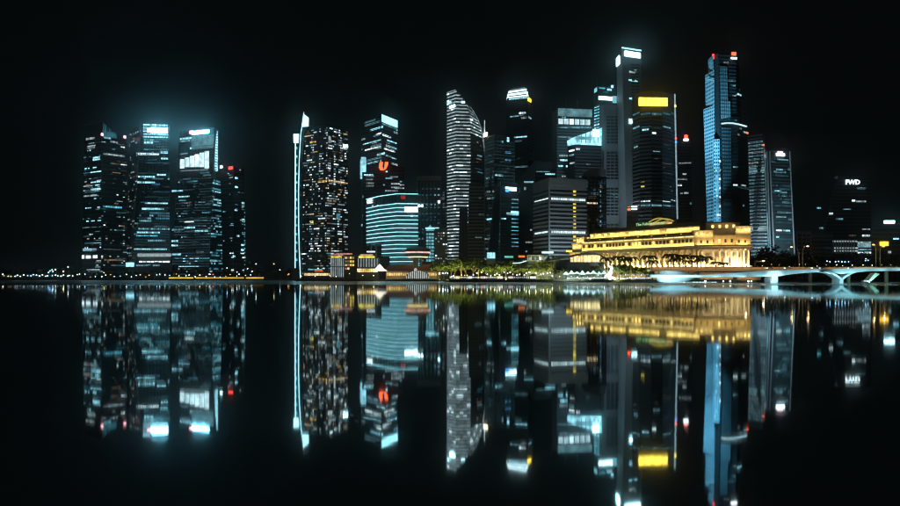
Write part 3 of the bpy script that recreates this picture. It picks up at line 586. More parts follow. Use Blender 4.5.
t.bands(1, 4, 'dim_clad'); t.grid(0, 4, 3, ['lit_white_dim', 'lit_teal_dim', 'lit_cool_dim'], lambda s, u: .05, run=.3); t.pane(0, 524, 533.6, 181.2, 182.8, 'lit_cool', 'ledge_light'); t.pane(0, 524, 526, 187, 190, 'lit_white_dim'); t.finish()
t = Tower('office_building', 'dark stepped block with cyan top windows behind the striped concrete block', [(None, [(535, 720), (556, 722)]), (169.5, [(535, 720), (556, 722)])], 'dark_glass', cat='building', depth=20)
t.bands(0, 4, 'dim_clad'); t.grid(0, 4, 3, ['lit_teal_dim', 'lit_cool_dim'], lambda s, u: .1, run=.6)
t.pane(0, 536, 550, 171.2, 172.6, 'lit_cool_dim', split=2.5); t.pane(0, 545, 555, 173.4, 174.8, 'lit_cool', split=2.5); t.finish()

# striped concrete waterfront block
t = Tower('office_block', 'striped concrete office block with two bright window rows and yellow strip', [(None, [(533.5, 632), (549.5, 600), (586.5, 612)]), (178.5, [(533.5, 632), (549.5, 600), (586.5, 612)])], 'dark_glass', cat='office building')
for k in (0, 1):
    t.bands(k, 4.15, 'concrete', h=1.9, d=.7)
    fr = t.face(k, t.top); link('parapet', box_mesh(fr.L, 1.0, 9.5, 'concrete'), t.root, fr.pt(fr.L/2, 0, t.top - 4), fr.rz)
fr = t.face(0, 50); link('corner_pier', box_mesh(1.4, 1.4, t.top - 6, 'concrete'), t.root, fr.pt(fr.L, .4, t.top/2), fr.rz)
Zq = t.bot + 4
def rowz(n): return Zq + 4.15 * n + 2.07
for k, a, b in ((0, 534.5, 548.5), (1, 551, 585.5)):
    for y in (199.2, 232.2):
        t.pane(k, a, b, y - 1.5, y + 1.3, 'lit_row', split=2.6)
for i in range(20): t.pane(1, 573.2, 575.8, 187 + i * 3.25, 189.2 + i * 3.25, 'lit_yellow' if (i % 7) != 3 else 'lit_warm_dim')
t.pane(1, 566, 578, 250.4, 252, 'sign_yellow', 'shop_sign', None, 1); t.pane(1, 553, 569, 186, 187.4, 'lit_cool_dim', split=2.6); t.pane(0, 535, 540, 226.6, 228, 'lit_warm', split=2.6)
t.grid(1, 4.15, 3, ['lit_white_dim', 'lit_teal_dim', 'lit_warm_dim'], lambda s, u: .03, run=.4, wh=.3); t.pane(1, 562, 570, 225.6, 227, 'lit_greenish', split=3); t.finish()

# grey block with lit top storeys and masts
t = Tower('office_tower', 'grey tower with glowing top windows and rooftop masts above the concrete block', [(None, [(551.5, 830), (557, 815), (592.5, 822)]), (109.5, [(552, 830), (557, 815), (592.5, 822)])], 'grey_clad')
t.bands(1, 4.0, 'dim_glass_strip', h=1.8, d=.2, name='window_band'); t.bands(0, 4, 'dim_clad', h=1)
t.pane(1, 558, 590.5, 119.2, 124.4, 'crown_white', split=8); t.pane(1, 558, 592, 108.8, 116.5, 'crown_grey', 'lit_screen')
for q in range(3): t.pane(1, 559 + q*11, 569 + q*11, 126.6, 128.2, 'lit_cool_dim', split=3)
for (a, b, y, m) in [(556, 570, 137, 'lit_cool_dim'), (559, 569, 155.6, 'lit_white_dim'), (560, 570, 160.2, 'lit_cool'), (558, 563, 166, 'lit_cool'), (566, 569, 166.3, 'lit_cool')]: t.pane(1, max(a, 557.6), b, y - .9, y + .9, m, split=3)
t.grid(1, 4, 3, ['lit_teal_dim', 'lit_cool_dim', 'lit_white_dim'], lambda s, u: .05, run=.6); t.finish()
for px, y, r in ((551.6, 106.5, .5), (565.6, 99.5, 1.2), (577.5, 99.6, 1.4)):
    mb = MB(); q = P(px, 112, 826); mb.tube([q, Vector((q.x, q.y, Z(y, 826)))], [r, r * .7]); mb.build('mast', 'dim_clad', t.root)

# dark tower with slanted shining crown
t = Tower('office_tower', 'dark tower with a slanted shining cyan crown', [(None, [(567.5, 775), (575, 765), (601.5, 772)]), (144, [(567.5, 775), (575, 765), (601.5, 772)])], 'black_clad')
cr = Tower(None, None, [(144, [(567.5, 773), (575, 763), (601.5, 770)]), ([139, 136.6, 126.2], [(567, 773), (575, 763), (602, 770)])], 'crown_cyan', parent=t.root, body='slanted_crown', depth=18)
cr.pane(1, 592.6, 599, 129.5, 136.5, 'sign_white', 'crown_sign', None, .8); cr.pane(1, 578, 590, 136.6, 139.6, 'led_cyan_soft', 'crown_panel'); 
for i in range(6): cr.pane(1, 577 + i * 4.2, 577.5 + i * 4.2, 136 - i * 1.4, 143, 'metal', 'crown_rib')
t.bands(1, 4.1, 'dim_clad', h=.9); t.grid(1, 4.1, 2.9, ['lit_cool_dim', 'lit_teal_dim'], lambda s, u: .03, run=.6)
for (a, b, y, m) in [(569, 574.5, 150.6, 'lit_white'), (576, 580, 149, 'lit_white'), (569, 574, 155, 'lit_cool_dim'), (570, 574.6, 163, 'lit_white_dim')]: t.pane(0 if b < 575 else 1, a, b, y - .8, y + .8, m, split=2.6)
t.finish()
t = Tower('office_building', 'dark block with a round-arched roof and a few warm lights beside the concrete block', [(None, [(583, 640), (606, 646)]), ([176, 172], [(583, 640), (606, 646)])], 'dim_clad', cat='building', depth=20)
t.bands(0, 4, 'black_clad'); t.mullions(0, 4, 'black_clad', w=.8); t.grid(0, 4, 2.8, ['lit_warm_dim', 'lit_white_dim', 'lit_blue', 'lit_cool_dim'], lambda s, u: .12, run=.3)
for i in range(12): t.pane(0, 599.4, 601, 185 + i * 5, 187.4 + i * 5, random.choice(['lit_blue', 'lit_cool_dim', 'lit_cool']))
t.pane(0, 584.5, 597.5, 202.4, 204.4, 'lit_warm', split=2.6); t.finish()
v = [P(584, 176, 641.5), P(584, 171, 641.5)] + [P(584 + 22 * q, 171 - 3 * math.sin(q * math.pi * .8), 641.5) for q in (.2, .4, .6, .8, 1)] + [P(606, 176, 641.5)]
mb = MB(); n = len(v); mb.add(v + [a + Vector((0, 14, 0)) for a in v], [tuple(range(n))[::-1], tuple(range(n, 2*n))] + [(i, (i+1) % n, n + (i+1) % n, n + i) for i in range(n)]); mb.build('arched_roof', 'grey_clad', t.root)

# grey shaft with lit rooftop and the tallest white-topped tower
t = Tower('office_tower', 'grey concrete shaft with a window grid and lit crown left of tallest tower', [(None, [(600.5, 800), (604, 790), (620.5, 796)]), (104, [(600, 800), (604, 790), (620, 796)])], 'grey_clad', depth=26)
cr = Tower(None, None, [(104, [(594, 812), (598, 800), (618, 806)]), (86, [(594, 812), (598, 800), (617, 806)])], 'dark_glass', parent=t.root, body='crown_block', depth=26)
sd = Tower(None, None, [(None, [(592.5, 818), (602, 806)]), (104, [(594, 818), (602, 806)])], 'dark_glass', parent=t.root, body='side_wing', depth=20)
for i in range(14): sd.pane(0, 594.2, 599.6, 106 + i * 3, 107.4 + i * 3, 'lit_cool' if i % 3 == 0 else 'lit_teal', split=3)
sd.finish()
cr.pane(1, 598.6, 612, 96.6, 100, 'sign_white', 'sign', None, 1); cr.pane(0, 594.5, 597, 88, 92, 'lit_cool'); cr.pane(1, 599, 605, 87.4, 88.8, 'lit_teal'); cr.pane(1, 607, 611.6, 88.6, 90.6, 'lit_cool'); cr.pane(1, 612.5, 616.5, 96, 103, 'led_cyan_soft', 'lit_panel'); cr.pane(1, 603, 609, 91, 93, 'lit_teal_dim', split=3); cr.pane(1, 611, 613.4, 85, 88, 'lit_cool'); cr.finish()
for px in (597, 603, 610, 614): 
    mb = MB(); q = P(px, 86, 806); mb.tube([q, q + Vector((0, 0, 5 + R() * 4))], .35); mb.build('mast', 'dim_clad', t.root)
for sec in range(4):
    for j in range(9):
        y = 116 + sec * 36 + j * 3.2
        for i in range(3): t.pane(1, 606.6 + i * 4.1, 609.8 + i * 4.1, y, y + 1.7, 'dark_glass', 'dark_window')
t.pane(1, 611, 619, 194, 195.4, 'lit_cool_dim', split=2.6); t.pane(1, 614, 618, 197, 198, 'lit_cool_dim', split=2.6); t.finish()

t = Tower('tallest_tower', 'tallest slim grey tower with slanted white-lit top', [(None, [(620, 792), (628, 770), (643, 780)]), ([53, 51.5, 56], [(616.5, 792), (622, 770), (641.5, 780)])], 'grey_clad', depth=30)
tp = Tower(None, None, [(56.5, [(617, 791), (622, 769), (641.5, 779)]), ([49.5, 47.8, 52], [(617.5, 791), (622, 769), (641.5, 779)])], 'grey_clad', parent=t.root, body='roof_wedge', depth=22)
tp.sign(1, 624.6, 640, 52, 57, 'sign_white'); tp.pane(1, 621.6, 641, 48.6, 49.6, 'led_cyan', 'roof_edge_light', None, .8); t.pane(0, 617, 620, 56.5, 65, 'sign_white', 'side_light', None, 1)
for (a, b, y, m) in [(634, 638, 70.6, 'lit_cool_dim'), (628.5, 637.6, 80.4, 'lit_cool'), (629, 634.6, 98.6, 'lit_cool'), (629, 635, 72, 'lit_white_dim')]: t.pane(1, a, b, y - .9, y + .9, m, split=2.8)
for j in range(52):
    for i in range(2): t.pane(1, 631.5 + i * 4.2 - j * .0, 635 + i * 4.2, 64 + j * 3.1, 65.4 + j * 3.1, 'dark_glass', 'dark_window')
t.finish(); t.pane(1, 628.4, 635, 119, 124.4, 'crown_cyan', 'facade_sign', None, 1.4); t.pane(1, 629, 631.6, 120, 123.6, 'sign_white', 'facade_sign', None, 1.8)
t = Tower('sign_block', 'small pale rooftop block with red and cyan signs left of the curved dark tower', [(None, [(625, 640), (639, 640)]), (206, [(627, 640), (638, 640)])], 'concrete', cat='building', depth=10); t.bands(0, 5, 'grey_clad', z0=Z(222, 640)); t.pane(0, 627.4, 630.6, 206.8, 210.4, 'sign_orange', 'sign'); t.pane(0, 631.6, 637, 206, 209.4, 'sign_white', 'sign')

# curved dark tower with the yellow sign
cp = [(632.5, 712), (640, 698), (651, 692), (662, 696), (671, 706), (675.5, 720)]
t = Tower('curved_tower', 'curved dark banded tower with a big yellow rooftop sign', [(None, [(a + .5, d) for a, d in cp]), (110, cp), (90.5, [(a, d) for a, d in cp])], 'black_clad', depth=24)
for k in range(5): t.bands(k, 4.4, 'dim_clad', h=1.8, d=.8, z1=Z(112, 692))
for y, m in ((127.4, 'lit_cool_dim'), (201, 'lit_row'), (205.4, 'lit_cool_dim'), (113.8, 'lit_teal_dim')):
    for k, (a, b) in enumerate(((633, 639.5), (640.5, 650.5), (651.5, 661.5), (662.5, 670.5), (671.2, 675))):
        if R() < .85: t.pane(k, a, b, y - .9, y + .8, m, split=2.8)
for (k, a, b, y, m) in [(1, 641, 644.6, 181.2, 'lit_yellow'), (1, 641, 644.6, 186.4, 'lit_yellow'), (2, 652, 656, 133, 'lit_white'), (2, 652, 655.5, 114, 'lit_cool_dim'), (1, 642, 649, 129.6, 'lit_cool'), (0, 634, 638, 147, 'lit_cool_dim'), (3, 664, 670, 174, 'lit_white_dim'), (2, 653, 660, 151, 'lit_cool_dim')]: t.pane(k, a, b, y - .8, y + .8, m, split=2.6)
for k in range(5): t.grid(k, 4.4, 2.8, ['lit_teal_dim', 'lit_cool_dim', 'lit_warm_dim'], lambda s, u: .02, z1=Z(112, 692), run=.5)
t.finish()
fr = Fr(P(638.8, 100, 689), P(667.4, 100, 690.5)); link('sign', box_mesh(fr.L, 1.2, 9.6, 'sign_yellow'), t.root, fr.pt(fr.L/2, 0, Z(101.8, 690)), fr.rz)
mb = MB(); mb.tube([P(674.8, 94, 700), P(677.4, 219, 700)], .8); mb.build('light_strip', 'led_side', t.root)
for y, m in ((106, 'sign_yellow'), (138.5, 'sign_orange'), (142, 'sign_blue')):
    mb = MB(); mb.lathe(P(675 + (y - 94) * .02, y, 698.8), [(.3, -1.3), (1.2, -.8), (1.2, .8), (.3, 1.3)], 8); mb.build('facade_light', m, t.root)
t = Tower('office_tower', 'unlit slim tower with a red and white round emblem right of yellow-sign tower', [(None, [(676.5, 830), (692.5, 830)]), (140.5, [(677.5, 830), (691.5, 830)])], 'black_clad')
t.bands(0, 4.2, 'dim_clad', h=.9); t.grid(0, 4.2, 3, ['lit_white_dim', 'lit_cool_dim', 'lit_white'], lambda s, u: .035, run=.7)
for (a, b, y) in [(679, 684, 163.5), (684.5, 691, 163.2), (682.5, 686.5, 174), (684, 688.5, 193), (680, 683, 193.6)]: t.pane(0, a, b, y - .8, y + .8, 'lit_white_dim', split=2.4)
t.finish(); t.pane(0, 683.6, 688, 138.8, 141, 'sign_letter', 'sign', None, 1.2); t.pane(0, 684.4, 687.2, 135, 138, 'sign_orange', 'sign', None, 1.2)

# ================================================================== blue floodlit tower
def blue_tier(parent, y0, y1, a0, a1, D0, D1, name='blue_tier'):
    g = Tower(None, None, [(y0, [(a0[0], D0), (a1[0], D1)]), (y1, [(a0[1], D0), (a1[1], D1)])], 'granite', parent=parent, body=name, depth=20)
    fa, fb = g.face(0, g.bot), g.face(0, g.top); nb = max(2, int(fa.L / 2.5)); nf = max(2, int((g.top - g.bot) / 4.1)); mb_ = MB()
    for j in range(nf):
        z = g.bot + (j + .5) * (g.top - g.bot) / nf; fr = g.face(0, z)
        for i in range(nb):
            c_ = (i + .5) * fr.L / nb; fr.box(mb_, c_ - .72, c_ + .72, -.1, .06, z - 1.05, z + 1.05)
    tag(mb_.build('dark_windows', 'dark_glass', g.root), kind='stuff')
    return g
t = Tower('blue_floodlit_tower', 'very tall stepped tower with a blue floodlit left side', [(None, [(715.5, 700), (722, 690), (742, 694), (751.5, 706)]), (205, [(715, 700), (721, 690), (740, 694), (749.5, 706)]), (137, [(713.5, 700), (719.5, 690), (737.5, 694), (747, 706)]), (136.8, [(713.5, 700), (719.5, 690), (737.5, 694), (742, 702)]), (53, [(712.5, 700), (718, 690), (735, 694), (738.5, 702)])], 'black_clad', depth=40)
ty = [(None, 105, (709, 703.4), (717, 714.5)), (105, 70, (705.6, 705.2), (714.5, 714)), (70, 54.5, (708.2, 708), (713.8, 713.2))]
for y0, y1, a, b in ty: blue_tier(t.root, y0, y1, a, b, 712, 694)
g2 = blue_tier(t.root, None, 139, (714.5, 713.2), (722, 719.5), 690, 688)
for (y0, y1, a, b) in ((205, 138, 722, 728), (128, 66, 720.5, 727.5), (118, 102, 720.8, 730)):
    pass
tg = Tower(None, None, [(118, [(720.8, 688.5), (730.6, 690)]), (101, [(720.4, 688.5), (730.2, 690)])], 'grey_clad', parent=t.root, body='bay', depth=3)
tg.bands(0, 4.1, 'dim_clad', h=1.2, d=.2); tg.mullions(0, 2.6, 'dark_glass', d=.25)
tg = Tower(None, None, [(101, [(720.4, 688.8), (728, 690)]), (66, [(719.8, 688.8), (727, 690)])], 'dim_clad', parent=t.root, body='bay', depth=3)
tg.bands(0, 4.1, 'grey_clad', h=1.0, d=.2); tg.mullions(0, 2.6, 'dark_glass', d=.25)
tg = Tower(None, None, [(205, [(723.5, 688.8), (731.5, 690.5)]), (127.5, [(721.4, 688.8), (731, 690.5)])], 'dim_clad', parent=t.root, body='bay', depth=3)
tg.bands(0, 4.1, 'black_clad', h=1.6, d=.2); tg.mullions(0, 2.6, 'dark_glass', d=.25)
t.bands(1, 4.1, 'black_clad', h=.8); t.bands(2, 4.1, 'black_clad', h=.8)
for (k, a, b, y, m) in [(1, 723.5, 728.6, 62.4, 'lit_white_dim'), (1, 731, 735.5, 85.6, 'lit_cool_dim'), (1, 732, 736, 95.4, 'lit_white_dim'), (1, 736.2, 737.4, 94.6, 'lit_cool'), (2, 737.6, 741, 94.6, 'lit_cool'), (1, 734, 737, 120, 'lit_cool_dim'), (1, 733, 737.6, 185, 'lit_white'), (2, 741, 746, 185.4, 'lit_white_dim'), (2, 741, 746, 237, 'lit_white_dim'), (1, 734, 739, 243, 'lit_cool'), (2, 742, 748, 245, 'lit_cool_dim'), (1, 733, 738, 167, 'lit_cool_dim')]:
    t.pane(k, a, b, y - .7, y + .7, m, split=2.4)
for k in (1, 2): t.grid(k, 4.1, 2.8, ['lit_cool_dim', 'lit_white_dim', 'lit_teal_dim'], lambda s, u: .03 if u < .45 else .006, run=.6)
for i in range(9): g2.pane(0, 714.6 + (i % 3) * .9, 715.8 + (i % 3) * .9, 144 + i * 6.4, 145.6 + i * 6.4, 'lit_cool'); g2.pane(0, 719.4, 720.6, 160 + i * 9, 162 + i * 9, 'lit_white')
for (px, y) in ((717, 214), (712, 240), (718.5, 226)): g2.pane(0, max(px, 714.8), max(px, 714.8) + 1.6, y, y + 1.6, 'lit_white')
g2.finish(); t.finish()
mb = MB(); mb.tube([P(721.5, 123.6, 687), P(727, 123, 687), P(733, 123.2, 688.6), P(738.6, 124.2, 691), P(746.6, 126.4, 697)], .85); mb.build('light_strip', 'strip_bright', t.root)
t.pane(2, 743.6, 746, 131.6, 133, 'lit_cool', 'facade_light'); t.pane(2, 746, 748, 132, 133.6, 'sign_orange', 'facade_light')
t.pane(1, 730.8, 736.2, 57.6, 59.2, 'sign_letter', 'sign', None, 1.2); t.pane(1, 731.6, 735.4, 52.4, 55.6, 'sign_orange', 'sign', None, 1.2); t.pane(0, 713.2, 714.2, 54, 59, 'sign_red', 'sign', None, 1.5)
mb = MB(); mb.tube([P(706, 80.4, 703), P(709, 79.4, 701), P(714, 80.8, 691)], .5); mb.build('light_strip', 'led_cyan_soft', t.root)

t = Tower('office_tower', 'tower covered in cyan-white horizontal window bands right of blue tower', [(None, [(750, 735), (769, 725), (771, 736)]), (133, [(747.5, 735), (763, 725), (765.5, 736)])], 'dark_glass')
y = 258
while y > 140:
    q = R(); m = 'lit_cool_dim' if q < .6 else ('lit_teal_dim' if q < .7 else 'lit_white_dim' if q < .88 else 'lit_cool')
    dx = (258 - y) / 125
    if 166 < y < 176 or 225 < y < 238: m = 'lit_band'
    t.pane(0, 750.4 - 2.5 * dx, 768.2 - 5.6 * dx, y - 1.0, y + .6, m, split=2.9)
    y -= 3.4
t.bands(0, 4.12, 'grey_clad', h=1.0, z0=12); t.finish(cap=295); 
for y in range(150, 262, 14):
    dx = (258 - y) / 125; mb = MB(); mb.tube([P(769.4 - 5.4 * dx, y + 7, 724), P(769.4 - 5.4 * (dx + .11), y - 7, 724)], .55 if y > 215 else .35); mb.build('light_strip', 'led_cyan_soft' if y > 215 else 'crown_grey', t.root)
t.pane(0, 749, 764.6, 167.5, 173, 'crown_grey', 'plant_storey'); t.pane(0, 751, 767, 226, 231, 'crown_white_dim', 'plant_storey')
mb = MB(); mb.lathe(P(763.6, 145, 723), [(.3, -1), (1, -.6), (1, .6), (.3, 1)], 8); mb.build('facade_light', 'sign_orange', t.root)
t = Tower('glass_tower', 'teal glass tower with a small red and white sign at its roof edge', [(None, [(769, 760), (774, 746), (796, 756)]), (150.5, [(765.5, 760), (769, 746), (790.5, 756)])], 'teal_glass')
t.bands(1, 4.2, 'dim_clad', h=.8); t.bands(0, 4.2, 'dim_clad', h=.6); fr = t.face(1, 100)
for a_, b_ in ((774.5, 769.6), (795, 789.8), (771, 767)):
    mb = MB(); mb.tube([P(a_, 262, 745), P(b_, 151, 745)], .8, 4); mb.build('corner_rib', 'granite', t.root)
t.grid(1, 4.2, 2.8, ['lit_teal_dim', 'lit_cool_dim', 'lit_teal_dim'], lambda s, u: .14, run=.85)
for (a, b, y, m) in [(777, 788, 159.5, 'lit_cool_dim'), (776, 783, 169.5, 'lit_cool_dim'), (774.5, 781, 191, 'lit_cool'), (776, 786, 217, 'lit_cool_dim'), (776, 782, 230.4, 'lit_white'), (783, 790, 230.6, 'lit_cool'), (776, 779, 237, 'lit_cool')]: t.pane(1, a, b, y - .7, y + .7, m, split=2.6)
t.finish(); t.pane(1, 776, 784, 153.4, 156, 'sign_letter', 'sign', None, 1.2); t.pane(1, 777.5, 782, 151.4, 153.2, 'sign_pink', 'sign', None, 1.2)

# ================================================================== far right, mostly dark
t = Tower('hotel_tower', 'dark hotel tower with white FWD letters near its top', [(None, [(811, 690), (871, 690)]), (176, [(838, 690), (871, 690)])], 'black_clad', depth=30, cat='hotel')
t.bands(0, 4.2, 'dim_clad', h=.9); t.grid(0, 4.2, 3, ['lit_white_dim', 'lit_cool_dim', 'lit_warm_dim', 'lit_teal_dim'], lambda s, u: .02, run=.5)
for (a, b, y, m) in [(852, 855, 200.6, 'lit_white'), (856, 866, 201.4, 'lit_white_dim'), (806, 817, 208, 'lit_teal'), (829, 833, 213.6, 'lit_white'), (843, 851, 209.6, 'lit_cool_dim'), (862, 870, 229, 'lit_white_dim'), (862, 870, 235.6, 'lit_white'), (862, 869, 240, 'lit_white_dim'), (849, 856, 235.6, 'lit_warm_dim'), (819, 823, 228, 'lit_cool_dim'), (836, 843, 219, 'lit_cool_dim')]: t.pane(0, max(a, 813 + (258-y)*.16), b, y - .8, y + .8, m, split=2.4)
t.finish(); fr, a, z = t.cell(0, 851.8, 182.4)
link('sign', text_mesh('FWD', 5.4, 'sign_text', .3, .16), t.root, fr.pt(a, 1.6, z - .2), fr.rz, rad(90)); link('sign_board', box_mesh(16.5, .6, 7.6, 'sign_board_dark'), t.root, fr.pt(a, .6, z), fr.rz)
t = Tower('concrete_building', 'low blue-grey concrete building with two ribs at the right behind street lamps', [(None, [(797, 600), (810.5, 600)]), (231.5, [(797, 600), (810.5, 600)])], 'granite', cat='building', depth=18)
t.mullions(0, 4.6, 'concrete', w=1.2, d=.8, name='ribs'); t.bands(0, 4, 'teal_glass', h=2.2, d=.2)
t = Tower('office_building', 'wide dark banded building between concrete building and white-lit hall', [(None, [(811, 610), (833, 610)]), (233, [(811, 610), (833, 610)])], 'dim_clad', cat='building', depth=18)
t.bands(0, 4, 'grey_clad', h=1.6); t.grid(0, 4, 3, ['lit_cool_dim', 'lit_teal_dim'], lambda s, u: .05, run=.5); t.finish()
t = Tower('hall_building', 'low hall with a row of white-lit columns at the far right', [(None, [(832, 590), (872, 590)]), (239.5, [(832, 590), (872, 590)])], 'dim_clad', cat='building', depth=18)
fr = t.face(0, 10)
for i in range(9):
    a = fr.at_px(833 + i * 2.6); link('column', box_mesh(.7, .9, 13, 'white_paint'), t.root, fr.pt(a, .6, Z(247, 590)), fr.rz)
t.pane(0, 832.5, 857, 240.6, 242, 'lit_white_dim', 'eaves_light'); 
for j in range(4): t.pane(0, 834 if j > 1 else 857, 858 if j > 1 else 871, 241.6 + j * 2.9, 242.9 + j * 2.9, 'lit_white_dim', split=2.6); t.pane(0, 857.5, 871, 243 + j * 3, 244.3 + j * 3, random.choice(['lit_cool_dim', 'lit_white']), split=2.4)
t.finish()
t = Tower('office_building', 'dark building at the right edge under a glowing cyan-white sign', [(None, [(871, 560), (930, 560)]), (224, [(873, 560), (930, 560)])], 'black_clad', cat='building')
t.bands(0, 4, 'dim_clad', h=1); t.grid(0, 4, 3, ['lit_white_dim', 'lit_cool_dim'], lambda s, u: .03, run=.6); t.pane(0, 893, 899, 238, 239.6, 'lit_cool', split=2.4); t.pane(0, 888, 891, 251, 254, 'lit_white_dim'); t.finish()
t.sign(0, 884, 894, 220.6, 223.4, 'sign_white')
t.pane(0, 879.6, 887, 241.6, 246, 'billboard_amber', 'billboard', None, 2)
t.pane(0, 881, 885.6, 243, 244.6, 'sign_yellow', 'billboard', None, 2.6)
# ================================================================== lamps that light things
def lamp(parent, name, kind, loc, energy, color, aim=None, size=1.0, size_y=None, spot=60):
    l = bpy.data.lights.new(name, kind); l.energy = energy; l.color = color
    if kind == 'AREA': l.shape = 'RECTANGLE'; l.size = size; l.size_y = size_y or size
    elif kind == 'SPOT': l.spot_size = rad(spot); l.spot_blend = .7; l.shadow_soft_size = size
    else: l.shadow_soft_size = size
    o = bpy.data.objects.new(name, l); col.objects.link(o)
    e = (0, 0, 0)
    if aim is not None: e = (Vector(aim) - Vector(loc)).to_track_quat('-Z', 'Y').to_euler()
    if parent:
        o.parent = parent; m = wmat(parent).inverted(); o.location = m @ Vector(loc)
        o.rotation_euler = (m.to_quaternion() @ (Vector(aim) - Vector(loc)).to_track_quat('-Z', 'Y')).to_euler() if aim is not None else e
    else: o.location = loc; o.rotation_euler = e
    return o
def floodlight(label, loc, aim, energy, color, spot=50, group=None, size=.6, lens='lamp_yellow'):
    r = thing('floodlight', label, 'floodlight', loc, group)
    d = (Vector(aim) - Vector(loc)).normalized(); h = Vector(loc) + Vector((0, 0, 1.2))
    mb = MB(); mb.tube([loc, h - d * .3], .08); mb.build('stand', 'metal', r)
    mb = MB(); mb.tube([h - d * .5, h - d * .1, h + d * .25], [.15, .4, .5], 8); hs = mb.build('housing', 'metal', r)
    lamp(r, 'lamp', 'SPOT', h + d * .4, energy, color, Vector(aim), size, spot=spot)
    return r

# blue floodlights at the foot of the stepped tower
BLUE = (0.17, 0.66, 1.0)
for px, D, tpx, tpy, e in ((681, 600, 709, 215, 1.6e6), (680, 600, 709, 165, 3.2e6), (682, 600, 708, 118, 4.6e6), (683, 600, 709, 78, 5.2e6)):
    floodlight('blue floodlight standing before the stepped blue tower', (X(px, D), D, BASE), P(tpx, tpy, 705), e * 1.0, BLUE, 21, 'blue floodlights before the stepped tower', 1.5)
# added floodlights give the grey shafts a faint cool wash
for px, D, tpx, tpy, TD, e, lab in ((612, 700, 612, 150, 790, .22e6, 'white floodlight washing the grey concrete shaft'), (628, 690, 632, 120, 770, .2e6, 'white floodlight washing the tallest slim tower'), (560, 560, 562, 215, 606, .10e6, 'white floodlight washing the striped concrete office block'),
                                  (428, 690, 429, 205, 770, .5e6, 'white floodlight washing the ribbed grey tower'), (778, 680, 781, 205, 750, .4e6, 'white floodlight washing the teal glass tower'), (572, 740, 573, 140, 820, .3e6, 'white floodlight washing the mast-topped grey tower')):
    floodlight(lab, (X(px, D), D, BASE), P(tpx, tpy, TD), e, (.6, .85, 1.0), 75, None, 1.5)

# ================================================================== the long floodlit neoclassical hotel
A = P(574, 270, 545); B = P(699, 270, 447)
H = Fr((A.x, A.y), (B.x, B.y)); L = H.L
ft = thing('neoclassical_hotel', 'long neoclassical hotel floodlit in yellow with a giant colonnade', 'hotel', (H.pt(L/2, 0, 0).x, H.pt(L/2, 0, 0).y, BASE))
WARM = (1.0, 0.62, 0.20)
z_ped, z_col, z_ent, z_att, z_r1, z_r2 = 12.0, 24.6, 27.6, 35.0, 38.5, 43.2
mb = MB(); H.box(mb, 0, L, -30, 0, BASE, z_ped); mb.build('base_storey', 'sandstone', ft)
mb = MB(); H.box(mb, 0, L, -30, -2.6, z_ped, z_col); mb.build('wall', 'sandstone', ft)
mb = MB(); H.box(mb, 0, L, -30, .5, z_col, z_ent); H.box(mb, 0, L, .5, 1.3, z_ent - .9, z_ent); mb.build('entablature', 'sandstone', ft)
mb = MB(); H.box(mb, 6, L - 1, -30, -2.2, z_ent, z_att); mb.build('attic_wall', 'sandstone', ft)
mb = MB(); H.box(mb, 5, L, -30, -.8, z_att, z_att + .9); mb.build('cornice', 'sandstone', ft)
v = [H.pt(7, -2.4, z_att + .9), H.pt(L - 1, -2.4, z_att + .9), H.pt(L - 1, -28, z_att + .9), H.pt(7, -28, z_att + .9), H.pt(9, -7, z_r1), H.pt(L - 3, -7, z_r1), H.pt(L - 3, -26, z_r1), H.pt(9, -26, z_r1)]
mb = MB(); mb.add(v, BF); mb.build('mansard_roof', 'roof_dark', ft)
mb = MB(); H.box(mb, 12, L - 4, -24, -8, z_r1, z_r2); mb.build('roof_storey', 'sandstone', ft)
v = [H.pt(10, -6.6, z_r2), H.pt(L - 2, -6.6, z_r2), H.pt(L - 2, -25, z_r2), H.pt(10, -25, z_r2), H.pt(14, -11, z_r2 + 3.4), H.pt(L - 6, -11, z_r2 + 3.4), H.pt(L - 6, -21, z_r2 + 3.4), H.pt(14, -21, z_r2 + 3.4)]
mb = MB(); mb.add(v, BF); mb.build('upper_roof', 'roof_dark', ft)
NC = 25; cm = MB(); cm.lathe((0, 0, 0), [(.95, 0), (.95, .5), (.72, .7), (.70, 4), (.60, 11.2), (.85, 11.6), (.95, 12.6)], 12)
cme = mesh('column', cm.v, cm.f, 'sandstone', None, True)
for i in range(NC):
    a = 1.2 + (L - 2.4) * i / (NC - 1); link('column', cme, ft, H.pt(a, -.5, z_ped), H.rz)
    if i < NC - 1:
        a2 = a + (L - 2.4) / (NC - 1) / 2
        for zz, hh in ((z_ped + 3.2, 3.6), (z_ped + 8.4, 3.2)):
            w = link('window', box_mesh(1.7, .3, hh, 'ful_dim_window'), ft, H.pt(a2, -2.5, zz), H.rz)
            link('frame', box_mesh(2.2, .16, hh + .5, 'sandstone'), w, H.pt(a2, -2.58, zz), H.rz)
n = 34
for i in range(n):
    a = 8 + (L - 11) * (i + .5) / n
    link('window', box_mesh(1.9, .3, 2.6, 'dark_glass' if R() < .75 else 'ful_window'), ft, H.pt(a, -2.1, z_ent + 3.9), H.rz)
    if R() < .78: link('window', box_mesh(2.9, .35, 2.4, 'ful_window'), ft, H.pt(max(14, min(L - 6, a)), -7.9, z_r1 + 2.6), H.rz)
    if i % 4 == 1: link('dormer_light', box_mesh(.9, .5, .8, 'ful_window'), ft, H.pt(a, -4.6, z_r1 - 1.6), H.rz)
